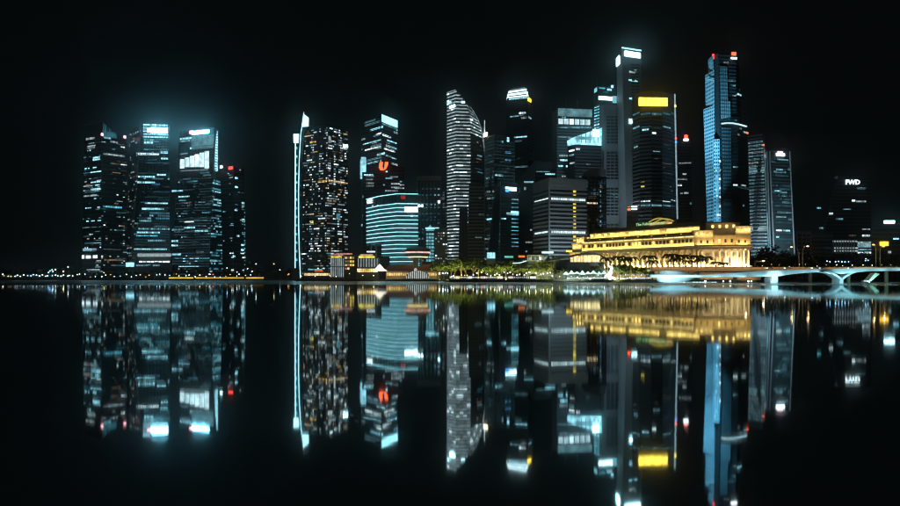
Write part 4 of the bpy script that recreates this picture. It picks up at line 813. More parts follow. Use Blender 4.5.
for i in range(12):
    a0 = 6.5 + (L - 9) * i / 12; a1 = a0 + (L - 9) / 12 - 1.2
    H.part('light_trough', 'strip_warm', ft, a0, a1, -1.0, -.7, z_ent + .05, z_ent + .45)
    H.part('light_trough', 'strip_warm', ft, a0, a1, -1.6, -1.3, z_att - .5, z_att - .1)
# floodlamps along the ledges
for i in range(8):
    a = L * (i + .5) / 8; w = L / 8 * .95
    lamp(ft, 'ledge_lamp', 'AREA', H.pt(a, -1.5, z_ped + .1), 5600, (1, .70, .28), H.pt(a, -2.5, z_ped + 7), w, .4)
    lamp(ft, 'ledge_lamp', 'AREA', H.pt(a, -.9, z_ent + .5), 850, (1, .62, .14), H.pt(a, -2.2, z_ent + 3.2), w, .3)
    lamp(ft, 'ledge_lamp', 'AREA', H.pt(a, -6.6, z_r1 + .2), 560, (1, .7, .18), H.pt(a, -8, z_r1 + 3.2), w, .3)
    lamp(ft, 'ledge_lamp', 'AREA', H.pt(a, 4.5, 4), 200, (1, .62, .2), H.pt(a, 0, 8), w, .3)
for i in range(NC - 1): a = 1.2 + (L - 2.4) * (i + .5) / (NC - 1); link('uplight', box_mesh(.9, .5, .45, 'strip_warm'), ft, H.pt(a, -.9, z_ped + .25), H.rz)  # glowing boxes added for hot spots between the columns
# left pavilion, stepped
for (a0, a1, z0, z1, d) in ((-4, 8, BASE, z_ent - 1.5, 1.5), (-2, 9, z_ent - 1.5, z_att - 1, .2), (1, 10, z_att - 1, z_r1 + 1.2, -2)):
    mb = MB(); H.box(mb, a0, a1, -24, d, z0, z1); H.box(mb, a0 - .5, a1 + .5, -24, d + .6, z1, z1 + .7); mb.build('end_pavilion', 'sandstone', ft)
    for i in range(3):
        a = a0 + (a1 - a0) * (i + .5) / 3; link('window', box_mesh(1.6, .3, 2.2, 'ful_window'), ft, H.pt(a, d, z1 - 2.2), H.rz)
    lamp(ft, 'ledge_lamp', 'AREA', H.pt((a0+a1)/2, d + 2.4, z1 - 4), 700, WARM, H.pt((a0+a1)/2, d, z1), a1 - a0, .3)
# right-hand portico wing that turns the corner
C0 = H.pt(L - 1, 1.6, 0); C1 = P(751, 270, 440); G = Fr((C0.x, C0.y), (C1.x, C1.y)); GL = G.L
mb = MB(); G.box(mb, 0, GL, -24, 0, BASE, z_ped - .5); mb.build('base_storey', 'sandstone', ft)
mb = MB(); G.box(mb, 0, GL, -24, -3.2, z_ped - .5, z_col); mb.build('wall', 'sandstone', ft)
mb = MB(); G.box(mb, -.6, GL + .6, -24, .5, z_col, z_ent); G.box(mb, -1, GL + 1, .5, 1.2, z_ent - .9, z_ent + .2); mb.build('entablature', 'sandstone', ft)
mb = MB(); G.box(mb, 3, GL - 3, -22, -4, z_ent, z_att - .6); mb.build('attic_wall', 'sandstone', ft)
mb = MB(); G.box(mb, 2, GL - 2, -23, -2.5, z_att - .6, z_att + .3); mb.build('cornice', 'sandstone', ft)
for a0, a1, zt in ((-1, 12, z_att + 3.2), (GL - 10, GL + .5, z_att + 6.0)):
    mb = MB(); G.box(mb, a0, a1, -14, -2.0, z_ent, zt); G.box(mb, a0 - .5, a1 + .5, -14.5, -1.4, zt, zt + .7); mb.build('corner_pavilion', 'sandstone', ft)
    for i in range(4): link('window', box_mesh(1.5, .3, 2, 'ful_window'), ft, G.pt(a0 + (a1 - a0) * (i + .5) / 4, -1.95, zt - 1.8), G.rz)
    lamp(ft, 'ledge_lamp', 'AREA', G.pt((a0+a1)/2, .6, zt - 3.6), 620, (1, .68, .26), G.pt((a0+a1)/2, -2, zt), a1 - a0, .3)
mb = MB(); G.box(mb, 8, GL - 6, -18, -5, z_att + .3, z_r2 + 1.4); mb.build('tower_storey', 'sandstone', ft); mb = MB(); G.box(mb, 7, GL - 5, -19, -4.4, z_r2 + 1.4, z_r2 + 2.2); mb.build('cornice', 'roof_dark', ft)
for i in range(9):
    a = 10 + (GL - 18) * i / 8
    if i % 2: link('window', box_mesh(1.5, .3, 2.2, 'ful_window'), ft, G.pt(a, -4.9, z_r2 - 1.2), G.rz)
for i, a in enumerate((1.2, 4.4, 12, 16.2, 20.4, 24.6, 28.8, GL - 4.4, GL - 1.2)):
    if a < GL: link('column', cme, ft, G.pt(a, -.8, z_ped - .4), G.rz)
for i in range(8):
    a = 3.6 + (GL - 7) * i / 7
    link('window', box_mesh(1.3, .3, 2.6, 'dark_glass' if i % 3 else 'ful_window'), ft, G.pt(a, -3.9, z_ent + 3.4), G.rz); link('pilaster', box_mesh(.7, .5, 6.2, 'sandstone'), ft, G.pt(a + 1.9, -3.8, z_ent + 3.4), G.rz)
    link('window', box_mesh(1.2, .3, 2.0, 'dark_glass'), ft, G.pt(a, -1.9, z_ent + 2.6), G.rz) if i in (0, 1, 6, 7) else None
    link('balcony', box_mesh(2.4, 1.0, .5, 'sandstone'), ft, G.pt(a, -2.4, z_ped + 6.6), G.rz)
for i in range(7):
    a = 3 + (GL - 6) * i / 6; link('window', box_mesh(1.7, .3, 4.4, 'ful_dim_window'), ft, G.pt(a, -3.1, z_ped + 4), G.rz)
for i in range(4):
    a = GL * (i + .5) / 4; w = GL / 4 * .8
    lamp(ft, 'ledge_lamp', 'AREA', G.pt(a, .6, z_ped), (3600, 1300, 7000, 4600)[i], (1, .73, .36), G.pt(a, -2.4, z_ped + 7), w, .4)
    lamp(ft, 'ledge_lamp', 'AREA', G.pt(a, .6, z_ent + .4), 620, (1, .62, .18), G.pt(a, -4, z_ent + 4), w, .3)
# hedge-lit forecourt wall below the hotel
mb = MB(); H.box(mb, 30, L + 2, 8, 9, BASE, 8.2); mb.build('terrace_wall', 'sandstone', ft); G.part('terrace_wall', 'sandstone', ft, -4, GL + 4, 8, 9, BASE, 7.4)
for i in range(6): a = 34 + (L - 32) * (i + .5) / 6; lamp(ft, 'ledge_lamp', 'AREA', H.pt(a, 13, 2.6), 260, (1, .5, .14), H.pt(a, 9, 6), (L - 32) / 6, .3)
for i in range(2): a = GL * (i + .5) / 2; lamp(ft, 'ledge_lamp', 'AREA', G.pt(a, 13, 2.6), 330, (1, .5, .14), G.pt(a, 9, 6), GL / 2, .3)
# roof lettering and lit canopy of the roof garden
fr = H; a = H.at_px(645.5); me = text_mesh('The Fullerton Hotel', 2.1, 'sign_green', .12, .05)
s_ = link('roof_sign', me, ft, H.pt(a, -6.2, z_r2 + 4.3), H.rz, rad(90)); w_ = max(vv.co.x for vv in me.vertices) * 2; s_.scale = (27 / w_, 1, 1)
mb = MB(); H.box(mb, a - 14, a + 14, -6.9, -6.6, z_r2 + 2.7, z_r2 + 3.0); mb.build('sign_rail', 'metal', ft)
v = []; ca = H.at_px(651)
mb = MB()
for i in range(9):
    q = i / 8; v.append(H.pt(ca - 9 + 18 * q, -10, z_r2 + 6 + 2.6 * math.sin(q * math.pi)))
mb.tube(v, .5); mb.tube([p + H.n * -7 for p in v], .5); mb.build('roof_canopy', 'lit_yellow_dim', ft)
mb = MB(); H.box(mb, ca - 8, ca + 8, -17, -9, z_r2 + 3.4, z_r2 + 5.4); mb.build('roof_pavilion', 'cafe_warm', ft)

# ================================================================== wave-roofed waterfront restaurant block
o = thing('wave_roof_restaurant', 'waterfront restaurant block with a dark wave roof and amber interior', 'restaurant', (X(575, 462), 462, BASE))
mb = MB(); mb.box(X(556, 462), X(604, 462), 462, 474, BASE, Z(262, 462)); mb.build('body', 'dim_clad', o)
v = []
for px, py in ((548, 261), (556, 259.6), (566, 257.4), (576, 255.2), (586, 253.6), (594, 253.8), (601, 256), (607, 259.6), (612, 263)): v.append((px, py))
mb = MB()
for (a, b), (c, d) in zip(v[:-1], v[1:]):
    q = [P(a, b, 458), P(c, d, 458), P(c, d, 478), P(a, b, 478)]; q = [Vector((p.x, y, z)) for p, y, z in zip(q, (458, 458, 478, 478), (Z(b, 458), Z(d, 458), Z(d, 458), Z(b, 458)))]
    mb.add(q + [p + Vector((0, 0, .9)) for p in q], BF)
mb.build('wave_roof', 'dim_clad', o)
for i in range(9):
    px = 572 + i * 3.4; top = 257.8 - 2.6 * math.sin(min(1, i / 7) * math.pi * .6)
    link('glass_pane', box_mesh(2.2, .3, max(1.5, (262 - top) * .77), 'cafe_bright'), o, (X(px, 461.6), 461.6, (Z(262, 462) + Z(top, 462)) / 2))
for i in range(7): link('mullion', box_mesh(.3, .4, 5, 'dim_clad'), o, (X(574 + i * 4.4, 461.3), 461.3, Z(259, 462)))
o = thing('glass_pavilion', 'dim two-storey glass pavilion with white balcony frames by the shore trees', 'pavilion', (X(541, 500), 500, BASE))
mb = MB(); mb.box(X(527, 500), X(555, 500), 500, 512, BASE, Z(255.5, 500)); mb.build('body', 'dim_clad', o)
for i in range(8): link('post', box_mesh(.35, .35, 4.2, 'white_paint'), o, (X(527.5 + i * 3.9, 499.6), 499.6, Z(258.2, 500)))
for y in (255.6, 260.8): link('rail', box_mesh(X(555, 500) - X(527, 500), .4, .35, 'white_paint'), o, (X(541, 499.5), 499.5, Z(y, 500)))
for i in range(5): link('window', box_mesh(2.0, .3, 2.4, ['lit_white_dim', 'lit_cool_dim', 'lit_white'][i % 3]), o, (X(530 + i * 5.2, 499.8), 499.8, Z(258.4, 500)))
link('roof_light', box_mesh(9.5, 2, 1.5, 'crown_white'), o, (X(547.6, 501), 501, Z(252.4, 500))); lamp(o, 'lamp', 'AREA', (X(541, 496), 495.5, Z(262, 500)), 120, (.7, .9, 1), (X(541, 500), 500, Z(257, 500)), 18, .5)
o = thing('white_canopy', 'pale boat-shaped canopy with orange sign above it among shore trees', 'canopy', (X(520, 472), 472, BASE))
mb = MB(); n = 8; v = []
for i in range(n + 1):
    q = i / n; v.append((513.6 + 13 * q, 263.4 - 2.2 * q + .8 * math.sin(q * 3.14)))
for (a, b), (c, d) in zip(v[:-1], v[1:]):
    q = [(X(a, 470), 470, Z(b, 470)), (X(c, 470), 470, Z(d, 470)), (X(c, 470), 477, Z(d, 470)), (X(a, 470), 477, Z(b, 470))]; mb.add([Vector(p) for p in q] + [Vector(p) + Vector((0, 0, .6)) for p in q], BF)
mb.build('roof', 'strip_white', o)
for px in (514.6, 520, 525.6): mb = MB(); mb.tube([(X(px, 473), 473, BASE), (X(px, 473), 473, Z(262.6, 470))], .15); mb.build('post', 'metal', o)
link('sign', box_mesh(5.0, .4, 1.6, 'sign_orange_soft'), o, (X(521.6, 471), 471, Z(256.4, 470))); mb = MB(); mb.tube([(X(521.6, 471.4), 471.4, Z(262, 470)), (X(521.6, 471.4), 471.4, Z(257, 470))], .12); mb.build('sign_post', 'metal', o)

# glowing white parasol tents before the wave roof
def tent(px, D, w, h0, h1, label, group=None, mat='tent_glow', name='white_tent', posts='metal'):
    c = Vector((X(px, D), D, BASE)); o = thing(name, label, 'tent', c, group); mb_ = MB(); n = 8; v = [c + Vector((0, 0, h1))]
    for r, z in ((w * .12, h1 - .25 * (h1 - h0)), (w * .3, h0 + .28 * (h1 - h0)), (w * .5, h0), (w * .5, h0 - .35)):
        for k in range(n): a = 2 * math.pi * (k + .5) / n; v.append(c + Vector((r * math.cos(a), r * math.sin(a), z)))
    f = [(0, 1 + k, 1 + (k+1) % n) for k in range(n)]
    for j in range(3): f += [(1 + j*n + k, 1 + (j+1)*n + k, 1 + (j+1)*n + (k+1) % n, 1 + j*n + (k+1) % n) for k in range(n)]
    mb_.add(v, f).build('canopy', mat, o)
    for k in range(0, n, 2):
        a = 2 * math.pi * (k + .5) / n; p = c + Vector((w * .46 * math.cos(a), w * .46 * math.sin(a), 0)); mb_ = MB(); mb_.tube([p, p + Vector((0, 0, h0))], .08, 5); mb_.build('post', posts, o)
    return o
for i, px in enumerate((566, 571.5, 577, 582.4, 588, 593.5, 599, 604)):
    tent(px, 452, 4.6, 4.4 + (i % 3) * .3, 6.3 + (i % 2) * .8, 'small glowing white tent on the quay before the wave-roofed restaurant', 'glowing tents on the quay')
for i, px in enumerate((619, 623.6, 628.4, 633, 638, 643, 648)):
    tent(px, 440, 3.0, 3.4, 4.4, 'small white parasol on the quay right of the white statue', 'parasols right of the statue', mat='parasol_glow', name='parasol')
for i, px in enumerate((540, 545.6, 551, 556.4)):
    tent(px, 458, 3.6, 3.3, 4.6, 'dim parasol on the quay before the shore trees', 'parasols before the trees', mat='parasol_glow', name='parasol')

# floodlit white statue on a pedestal: upright tapering figure on a wave-shaped foot
c = Vector((X(610.4, 440), 440, BASE)); o = thing('white_statue', 'floodlit white statue on a wave-shaped pedestal at the quay edge', 'statue', c)
mb = MB(); mb.lathe(c, [(3.2, 0), (3.2, .8), (2.5, 1.4), (2.2, 2.2)], 14); mb.build('pedestal', 'white_paint', o)
mb = MB(); pts = [(-1.6, 0, 2.0), (-1.1, 0, 3.6), (-.3, 0, 5.4), (.5, 0, 7.2), (.75, 0, 8.6), (.55, 0, 9.8), (-.1, -.3, 10.5)]
mb.tube([c + Vector(p) for p in pts], [1.9, 1.7, 1.4, 1.15, 1.2, 1.15, .6], 10); mb.build('figure', 'white_paint', o, True)
mb = MB(); mb.tube([c + Vector(p) for p in ((-2.2, .3, 1.2), (-3.4, .2, 2.0), (-3.6, .1, 3.4), (-2.6, 0, 4.0))], [.8, .7, .5, .15], 8); mb.build('tail', 'white_paint', o, True)
lamp(o, 'lamp', 'SPOT', c + Vector((-3, -9, .6)), 26000, (.8, .95, 1), c + Vector((0, 0, 6)), .4, spot=70); lamp(o, 'lamp', 'SPOT', c + Vector((5, -7, .6)), 16000, (.8, .95, 1), c + Vector((0, 0, 6)), .4, spot=70)

# ================================================================== small bay hotel with lit vertical fins
o = thing('fin_hotel', 'low hotel with white vertical fins and yellow roof ledges on the quay', 'hotel', (X(356, 608), 608, BASE))
def fin_block(px0, px1, y0, y1, D, nf, two=True, zsplit=None):
    mb_ = MB(); mb_.box(X(px0, D), X(px1, D), D, D + 16, BASE, Z(y0, D)); mb_.build('block', 'dim_clad', o)
    for i in range(nf):
        px = px0 + .8 + (px1 - px0 - 1.6) * i / (nf - 1)
        for a, b in (((y0 + 1, 266.4), (267.2, y1)) if two else ((y0 + 1, y1),)):
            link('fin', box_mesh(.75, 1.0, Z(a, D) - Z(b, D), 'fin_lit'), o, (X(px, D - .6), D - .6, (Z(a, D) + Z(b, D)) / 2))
    link('roof_ledge', box_mesh((X(px1, D) - X(px0, D)) * .78, 1.6, 1.6, 'lit_yellow'), o, (X(px0 + (px1 - px0) * .45, D - .2), D - .2, Z(y0 - .2, D) + .2))
fin_block(330.4, 344, 257.4, 277, 606, 7); fin_block(357.5, 378, 257.4, 267, 606, 8, False)
mb = MB(); mb.box(X(344.2, 611), X(357.3, 611), 611, 624, BASE, Z(255, 611)); mb.build('link_block', 'dim_clad', o)
for i in range(14):
    px = 346 + (i % 4) * 2.4; y = 257.8 + (i // 4) * 3.6
    link('window', box_mesh(1.9, .3, 2.0, random.choice(['lit_amber', 'lit_warm', 'lit_yellow', 'lit_warm_dim'])), o, (X(px, 610.8), 610.8, Z(y, 611)))
for i in range(11): link('window', box_mesh(1.5, .3, 3.6, random.choice(['lit_amber', 'lit_warm', 'ful_window', 'cafe_bright'])), o, (X(358 + i * 1.9, 605.7), 605.7, Z(270.4, 606)))
for (a, b, y, m) in ((331, 343, 254.6, 'rooftop_pink'), (336, 352, 253.8, 'rooftop_pink'), (360, 373, 255, 'cafe_warm'), (367, 375, 251.6, 'strip_white')):
    link('rooftop_bar', box_mesh(X(b, 608) - X(a, 608), 4, 1.3, m), o, (X((a+b)/2, 610), 610, Z(y, 608)))
for i in range(6): link('rooftop_post', box_mesh(.25, .25, 3, 'metal'), o, (X(332 + i * 8, 609), 609, Z(255, 608)))
o = thing('quay_shop_row', 'low row of warm-lit shops on the quay left of the finned hotel', 'shops', (X(318, 640), 640, BASE))
mb = MB(); mb.box(X(304, 640), X(329.5, 640), 640, 652, BASE, Z(270.5, 640)); mb.build('block', 'dim_clad', o)
for i in range(13): link('window', box_mesh(1.7, .3, 2.6, random.choice(['lit_warm', 'cafe_warm', 'lit_amber', 'cafe_bright'])), o, (X(305 + i * 2, 639.7), 639.7, Z(274.4, 640)))
link('roof_strip', box_mesh(15, .4, .6, 'lit_cool'), o, (X(315, 639.5), 639.5, Z(269.6, 640))); link('roof_strip', box_mesh(9, .4, .7, 'sign_orange_soft'), o, (X(319, 639.2), 639.2, Z(271, 640)))

tent(379.6, 590, 15.5, 8.6, 15.2, 'big peaked warm-white tent in front of the pier hall', mat='tent_big', name='peaked_tent')
# pier hall with a fan-shaped front
o = thing('pier_hall', 'long red-roofed pier hall with a striped fan-shaped front', 'pier hall', (X(415, 584), 584, BASE))
mb = MB(); mb.box(X(386, 592), X(437, 592), 592, 606, BASE, Z(271, 592)); mb.build('hall', 'sandstone', o)
q0, q1, ys = X(384, 592), X(438, 592), (590.5, 608); zt = Z(270.6, 592); zr = Z(264.6, 592)
mb = MB(); mb.add([(q0, 590.5, zt), (q1, 590.5, zt), (q1, 608, zt), (q0, 608, zt), (q0 + 5, 599, zr), (q1 - 5, 599, zr)], [(0, 1, 5, 4), (2, 3, 4, 5), (1, 2, 5), (3, 0, 4), (3, 2, 1, 0)]); mb.build('roof', 'roof_red', o)
for i in range(22): link('arch_window', box_mesh(1.7, .3, 2.6, 'cafe_warm'), o, (X(387.5 + i * 2.3, 591.7), 591.7, Z(274.2, 592)))
lamp(o, 'lamp', 'AREA', (X(411, 588), 587.5, 4.0), 420, (1, .7, .34), (X(411, 592), 592, 8), 46, .4)
cx, r0 = 417.6, 12.2
fan = MB(); v = [P(cx - r0, 279, 583.5)] + [P(cx - r0 * math.cos(math.pi * q / 12), 279 - 8.6 * math.sin(math.pi * q / 12) ** .8, 583.5) for q in range(1, 12)] + [P(cx + r0, 279, 583.5)]
n = len(v); fan.add(v + [p + Vector((0, 9, 0)) for p in v], [tuple(range(n))[::-1], tuple(range(n, 2*n))] + [(i, (i+1) % n, n + (i+1) % n, n + i) for i in range(n)]); fan.build('fan_front', 'dim_clad', o)
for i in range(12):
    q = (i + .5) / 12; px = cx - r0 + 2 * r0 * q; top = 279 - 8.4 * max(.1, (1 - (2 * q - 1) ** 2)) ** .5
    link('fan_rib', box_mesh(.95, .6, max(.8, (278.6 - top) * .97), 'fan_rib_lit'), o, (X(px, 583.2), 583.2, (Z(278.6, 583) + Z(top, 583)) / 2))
mb = MB(); mb.lathe(P(415.6, 269.6, 583), [(.4, -1.4), (1.5, -.9), (1.5, .6), (.4, 1.4)], 10); mb.build('crest', 'fin_lit', o)
# round revolving pavilion on a stem
c = Vector((X(417.5, 602), 602, BASE)); o = thing('round_pavilion', 'round disc-shaped rooftop restaurant raised on a thick stem', 'restaurant', c); zz = lambda y: Z(y, 602) - BASE
mb = MB(); mb.lathe(c, [(4.6, 0), (4.6, zz(258))], 16); mb.build('stem', 'dim_clad', o)
mb = MB(); mb.lathe(c, [(5, zz(258.4)), (11.5, zz(256.6)), (12.8, zz(252.2)), (12.8, zz(249.6)), (9, zz(247.4)), (4, zz(246.6))], 24); mb.build('disc', 'dim_clad', o)
mb = MB(); mb.lathe(c, [(12.2, zz(253.6)), (13.1, zz(252.9)), (13.1, zz(252.1)), (12.2, zz(251.8))], 28); mb.build('light_ring', 'ring_pink', o)
mb = MB(); mb.lathe(c, [(8.2, zz(257.6)), (10.6, zz(257.1)), (10.6, zz(256.6)), (8.2, zz(256.3))], 24); mb.build('light_ring', 'strip_warm', o)
for i in range(4): link('stem_light', box_mesh(1.3, .3, 1.5, 'lit_teal'), o, (c.x + 1.6, c.y - 4.7, Z(259.6 + i * 2.1, 602))); link('stem_rib', box_mesh(.5, .6, 12, 'grey_clad'), o, (c.x - 4 + i * 2.6, c.y - 4.5, Z(262, 602)))
# ================================================================== trees
def leaf_crown(seed, rx, rz, n, clumps, leaf, flat=1.0):
    rg = random.Random(seed); v = []; f = []
    cs = []
    for _ in range(clumps):
        a = rg.uniform(0, 6.283); e = rg.uniform(-.55, 1) ; r = rg.uniform(.35, .95)
        cs.append((Vector((rx * r * math.cos(a) * math.sqrt(max(.05, 1 - e * e * .8)), rx * r * math.sin(a) * math.sqrt(max(.05, 1 - e * e * .8)), rz * e * flat * r)), rg.uniform(.22, .42)))
    for i in range(n):
        c, s = cs[i % clumps]
        d = Vector((rg.gauss(0, 1), rg.gauss(0, 1), rg.gauss(0, .8))); d = d.normalized() * rg.random() ** .4
        p = c + Vector((d.x * rx * s, d.y * rx * s, d.z * rz * s))
        u = Vector((rg.gauss(0, 1), rg.gauss(0, 1), rg.gauss(0, .6))).normalized(); w = u.cross(Vector((rg.gauss(0, 1), rg.gauss(0, 1), rg.gauss(0, 1)))).normalized()
        l = leaf * rg.uniform(.6, 1.3); k = len(v)
        v += [p - u * l, p + w * l * .45, p + u * l, p - w * l * .45]; f.append((k, k+1, k+2, k+3))
    return v, f
CR = []
for i in range(5):
    v, f = leaf_crown(100 + i, 5.2, 4.2, 900, 17 + i * 2, .62)
    CR.append((mesh('crown', v, f, 'leaf'), mesh('crown', v, f, 'leaf_dark')))
TR = []
for i in range(3):
    rg = random.Random(i); mb = MB(); mb.tube([(0, 0, 0), (.15, .1, 2.5), (.1 * i, -.1, 5.2), (0, 0, 8)], [.42, .34, .28, .12], 7)
    for k in range(5):
        a = k * 1.26 + i; z = 3.6 + k * .5; mb.tube([(0, 0, z), (1.5 * math.cos(a), 1.5 * math.sin(a), z + 1.6), (3.2 * math.cos(a), 3.2 * math.sin(a), z + 2.6)], [.2, .13, .05], 5)
    TR.append(mesh('trunk', mb.v, mb.f, 'bark'))
def tree(px, D, h, label, group, dark=False, z=BASE, wide=1.0):
    s = h / 11.5; r = thing('broadleaf_tree', label, 'tree', (X(px, D), D, z), group, random.uniform(0, 6.28)); r.scale = (s * wide, s * wide, s)
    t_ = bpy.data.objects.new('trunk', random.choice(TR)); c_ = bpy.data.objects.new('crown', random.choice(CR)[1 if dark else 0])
    for q in (t_, c_): col.objects.link(q); q.parent = r
    c_.location = (0, 0, 7.4); c_['kind'] = 'stuff'; return r
PF = MB(); rg = random.Random(5)
for k in range(11):
    a = 6.283 * k / 11 + rg.uniform(-.15, .15); pts = []
    for j in range(6):
        q = j / 5; pts.append((3.1 * q * math.cos(a), 3.1 * q * math.sin(a), 1.2 * math.sin(q * 2.3) - 1.5 * q * q))
    for j in range(5):
        p, q = Vector(pts[j]), Vector(pts[j+1]); sd = Vector((-math.sin(a), math.cos(a), 0)) * (.55 * (1 - abs(j - 1.6) / 5)); dz = Vector((0, 0, -.35))
        PF.add([p, q, q + sd + dz, p + sd + dz, q - sd + dz, p - sd + dz], [(0, 1, 2, 3), (1, 0, 5, 4)])
PFM = mesh('fronds', PF.v, PF.f, 'leaf_dark'); mb = MB(); mb.tube([(0, 0, 0), (.2, 0, 3), (.1, .1, 6), (0, 0, 8)], [.3, .22, .18, .16], 7); PTM = mesh('trunk', mb.v, mb.f, 'bark')
def palm(px, D, h, label, group, z=BASE):
    s = h / 8.5; r = thing('palm_tree', label, 'palm tree', (X(px, D), D, z), group, R() * 6); r.scale = (s, s, s)
    for nm, me, zz in (('trunk', PTM, 0), ('fronds', PFM, 8)):
        q = bpy.data.objects.new(nm, me); col.objects.link(q); q.parent = r; q.location = (0, 0, zz)
    return r
random.seed(11)
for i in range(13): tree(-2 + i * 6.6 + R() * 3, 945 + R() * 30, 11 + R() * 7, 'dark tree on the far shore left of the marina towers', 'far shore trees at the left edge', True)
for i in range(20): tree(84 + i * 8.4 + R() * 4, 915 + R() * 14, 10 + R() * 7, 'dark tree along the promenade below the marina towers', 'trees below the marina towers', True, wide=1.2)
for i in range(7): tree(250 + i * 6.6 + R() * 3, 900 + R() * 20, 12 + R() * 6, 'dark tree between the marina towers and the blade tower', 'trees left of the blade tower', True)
for i in range(22): tree(437 + i * 5.7 + R() * 3, 488 + R() * 14 + (8 if i % 2 else 0), 12 + R() * 6.5, 'leafy tree on the shore below the sail and crowned towers', 'shore trees in the centre')
for i in range(8): tree(556 + i * 5.6 + R() * 2, 455 + R() * 3, 8.5 + R() * 3.4 if not 572 < 556 + i * 5.6 < 590 else 7.5, 'leafy tree in front of the wave-roofed restaurant', 'trees before the wave roof')
for i in range(9): tree(612 + i * 4.8 + R() * 2, 442 + R() * 4, 10.5 + R() * 4 - i * .45, 'tree between the white statue and the floodlit hotel', 'trees before the hotel at the statue')
for i, (px, h) in enumerate(((607, 16), (619, 17), (625, 15), (631, 16.5), (649, 17.4), (652.5, 14), (671, 18.6), (676, 15.5), (682.6, 18), (688, 14), (697, 17.6), (701, 15), (706, 16.8), (716, 13), (724, 12.5))): palm(px, 437 + R() * 3, h, 'palm silhouetted against the floodlit colonnade of the hotel', 'palms before the hotel')
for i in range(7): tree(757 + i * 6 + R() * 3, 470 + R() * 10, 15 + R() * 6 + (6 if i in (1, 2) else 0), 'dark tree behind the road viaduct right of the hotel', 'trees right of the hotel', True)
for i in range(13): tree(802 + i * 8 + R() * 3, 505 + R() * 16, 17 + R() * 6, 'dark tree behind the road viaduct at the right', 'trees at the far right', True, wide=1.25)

# ================================================================== shore lamps
_lm = {}
def lamp_meshes(h, mat, r):
    k = (round(h, 1), mat, r)
    if k not in _lm:
        a = MB(); a.tube([(0, 0, 0), (0, 0, h * .5), (0, 0, h)], [.12, .09, .06], 6); a.lathe((0, 0, 0), [(.25, 0), (.2, .5)], 8)
        b = MB(); b.lathe((0, 0, h + r * .6), [(r * .2, -r), (r * .85, -r * .5), (r, 0), (r * .85, r * .5), (r * .2, r)], 10)
        _lm[k] = (mesh('post', a.v, a.f, 'metal'), mesh('globe', b.v, b.f, mat, None, True))
    return _lm[k]
def shore_lamp(px, D, h, mat, label, group, r=.32, z=BASE):
    a, b = lamp_meshes(h, mat, r); o = thing('shore_lamp', label, 'lamp', (X(px, D), D, z), group)
    for nm, me in (('post', a), ('globe', b)): q = bpy.data.objects.new(nm, me); col.objects.link(q); q.parent = o
    return o
random.seed(23)
def shore_y(px):
    for (a, d), (b, e) in zip(SHORE[:-1], SHORE[1:]):
        if a <= px <= b: return d + (e - d) * (px - a) / (b - a)
for i in range(26): shore_lamp(1 + i * 3.1 + R() * 2, shore_y(1 + i * 3.1) + 6, 3.5 + R() * 3.5, random.choice(['lamp_white', 'lamp_white', 'lamp_blue', 'lamp_amber' if i < 4 else 'lamp_white']), 'small lamp on the promenade at the far left', 'lamps at the far left', .55)
for px, h, m in ((50, 12, 'lamp_blue'), (52, 13.6, 'lamp_blue'), (55.4, 14, 'lamp_white'), (48.5, 9.5, 'lamp_blue'), (53, 11, 'lamp_white'), (68, 18, 'lamp_white'), (63.4, 11, 'lamp_yellow')): shore_lamp(px, 915, h, m, 'tall blue-white mast lamp in the cluster on the far left shore', 'mast lamps on the far left shore', .6)
for i in range(34): px = 84 + i * 5 + R() * 3; shore_lamp(px, shore_y(px) + 7, 2.6 + R() * 4.5, random.choice(['lamp_white', 'lamp_white', 'lamp_amber', 'lamp_blue', 'lamp_yellow', 'lamp_white']), 'small lamp on the promenade under the marina towers', 'lamps under the marina towers', .48)
for px, h, m in ((104, 9, 'lamp_yellow'), (209, 7, 'lamp_amber'), (213, 6.5, 'lamp_red'), (227, 16, 'lamp_blue'), (237, 10, 'lamp_white'), (256, 22, 'lamp_white'), (252, 11, 'lamp_white'), (274, 22, 'lamp_yellow'), (280, 13, 'lamp_white'), (288, 6, 'lamp_red'), (289, 7, 'lamp_amber'), (247.6, 15, 'lamp_white')): shore_lamp(px, 890, h, m, 'coloured mast lamp between the marina towers and the blade tower', 'coloured mast lamps', .55)
for i in range(12): px = 300 + i * 12 + R() * 6; shore_lamp(px, 594 if px > 335 else shore_y(px) + 6, 2.6 + R() * 3, random.choice(['lamp_yellow', 'lamp_white', 'lamp_amber']), 'small quay lamp by the finned hotel and pier hall', 'lamps by the pier hall', .26)
for px, y in ((438, 266.5), (441, 268.4), (443, 273.6), (439, 274)): shore_lamp(px, 566, Z(y, 566) - BASE, 'lamp_white', 'glaring white-blue lamp on the quay right of the pier hall', 'glaring lamps right of the pier hall', .75)
for i in range(38): px = 440 + i * 3.3 + R() * 2; shore_lamp(px, shore_y(px) + 6 + R() * 12, 2.2 + R() * 3.6, random.choice(['lamp_yellow', 'lamp_amber', 'lamp_white', 'lamp_yellow', 'lamp_white']), 'small lamp under the shore trees in the centre', 'lamps under the centre trees', .36)
for i in range(16): px = 566 + i * 5.3 + R() * 2; shore_lamp(px, shore_y(px) + 3, 1.4 + R() * 2.4, 'lamp_white', 'small white lamp on the quay around the statue', 'lamps around the statue', .2)
for i in range(26):
    px = 658 + i * 9.2 + R() * 4
    shore_lamp(px, 416, 1.6 + R() * 1.6, random.choice(['lamp_amber', 'lamp_amber', 'lamp_yellow']), 'small amber lamp along the road viaduct parapet', 'amber lamps along the viaduct', .17, 9.6)
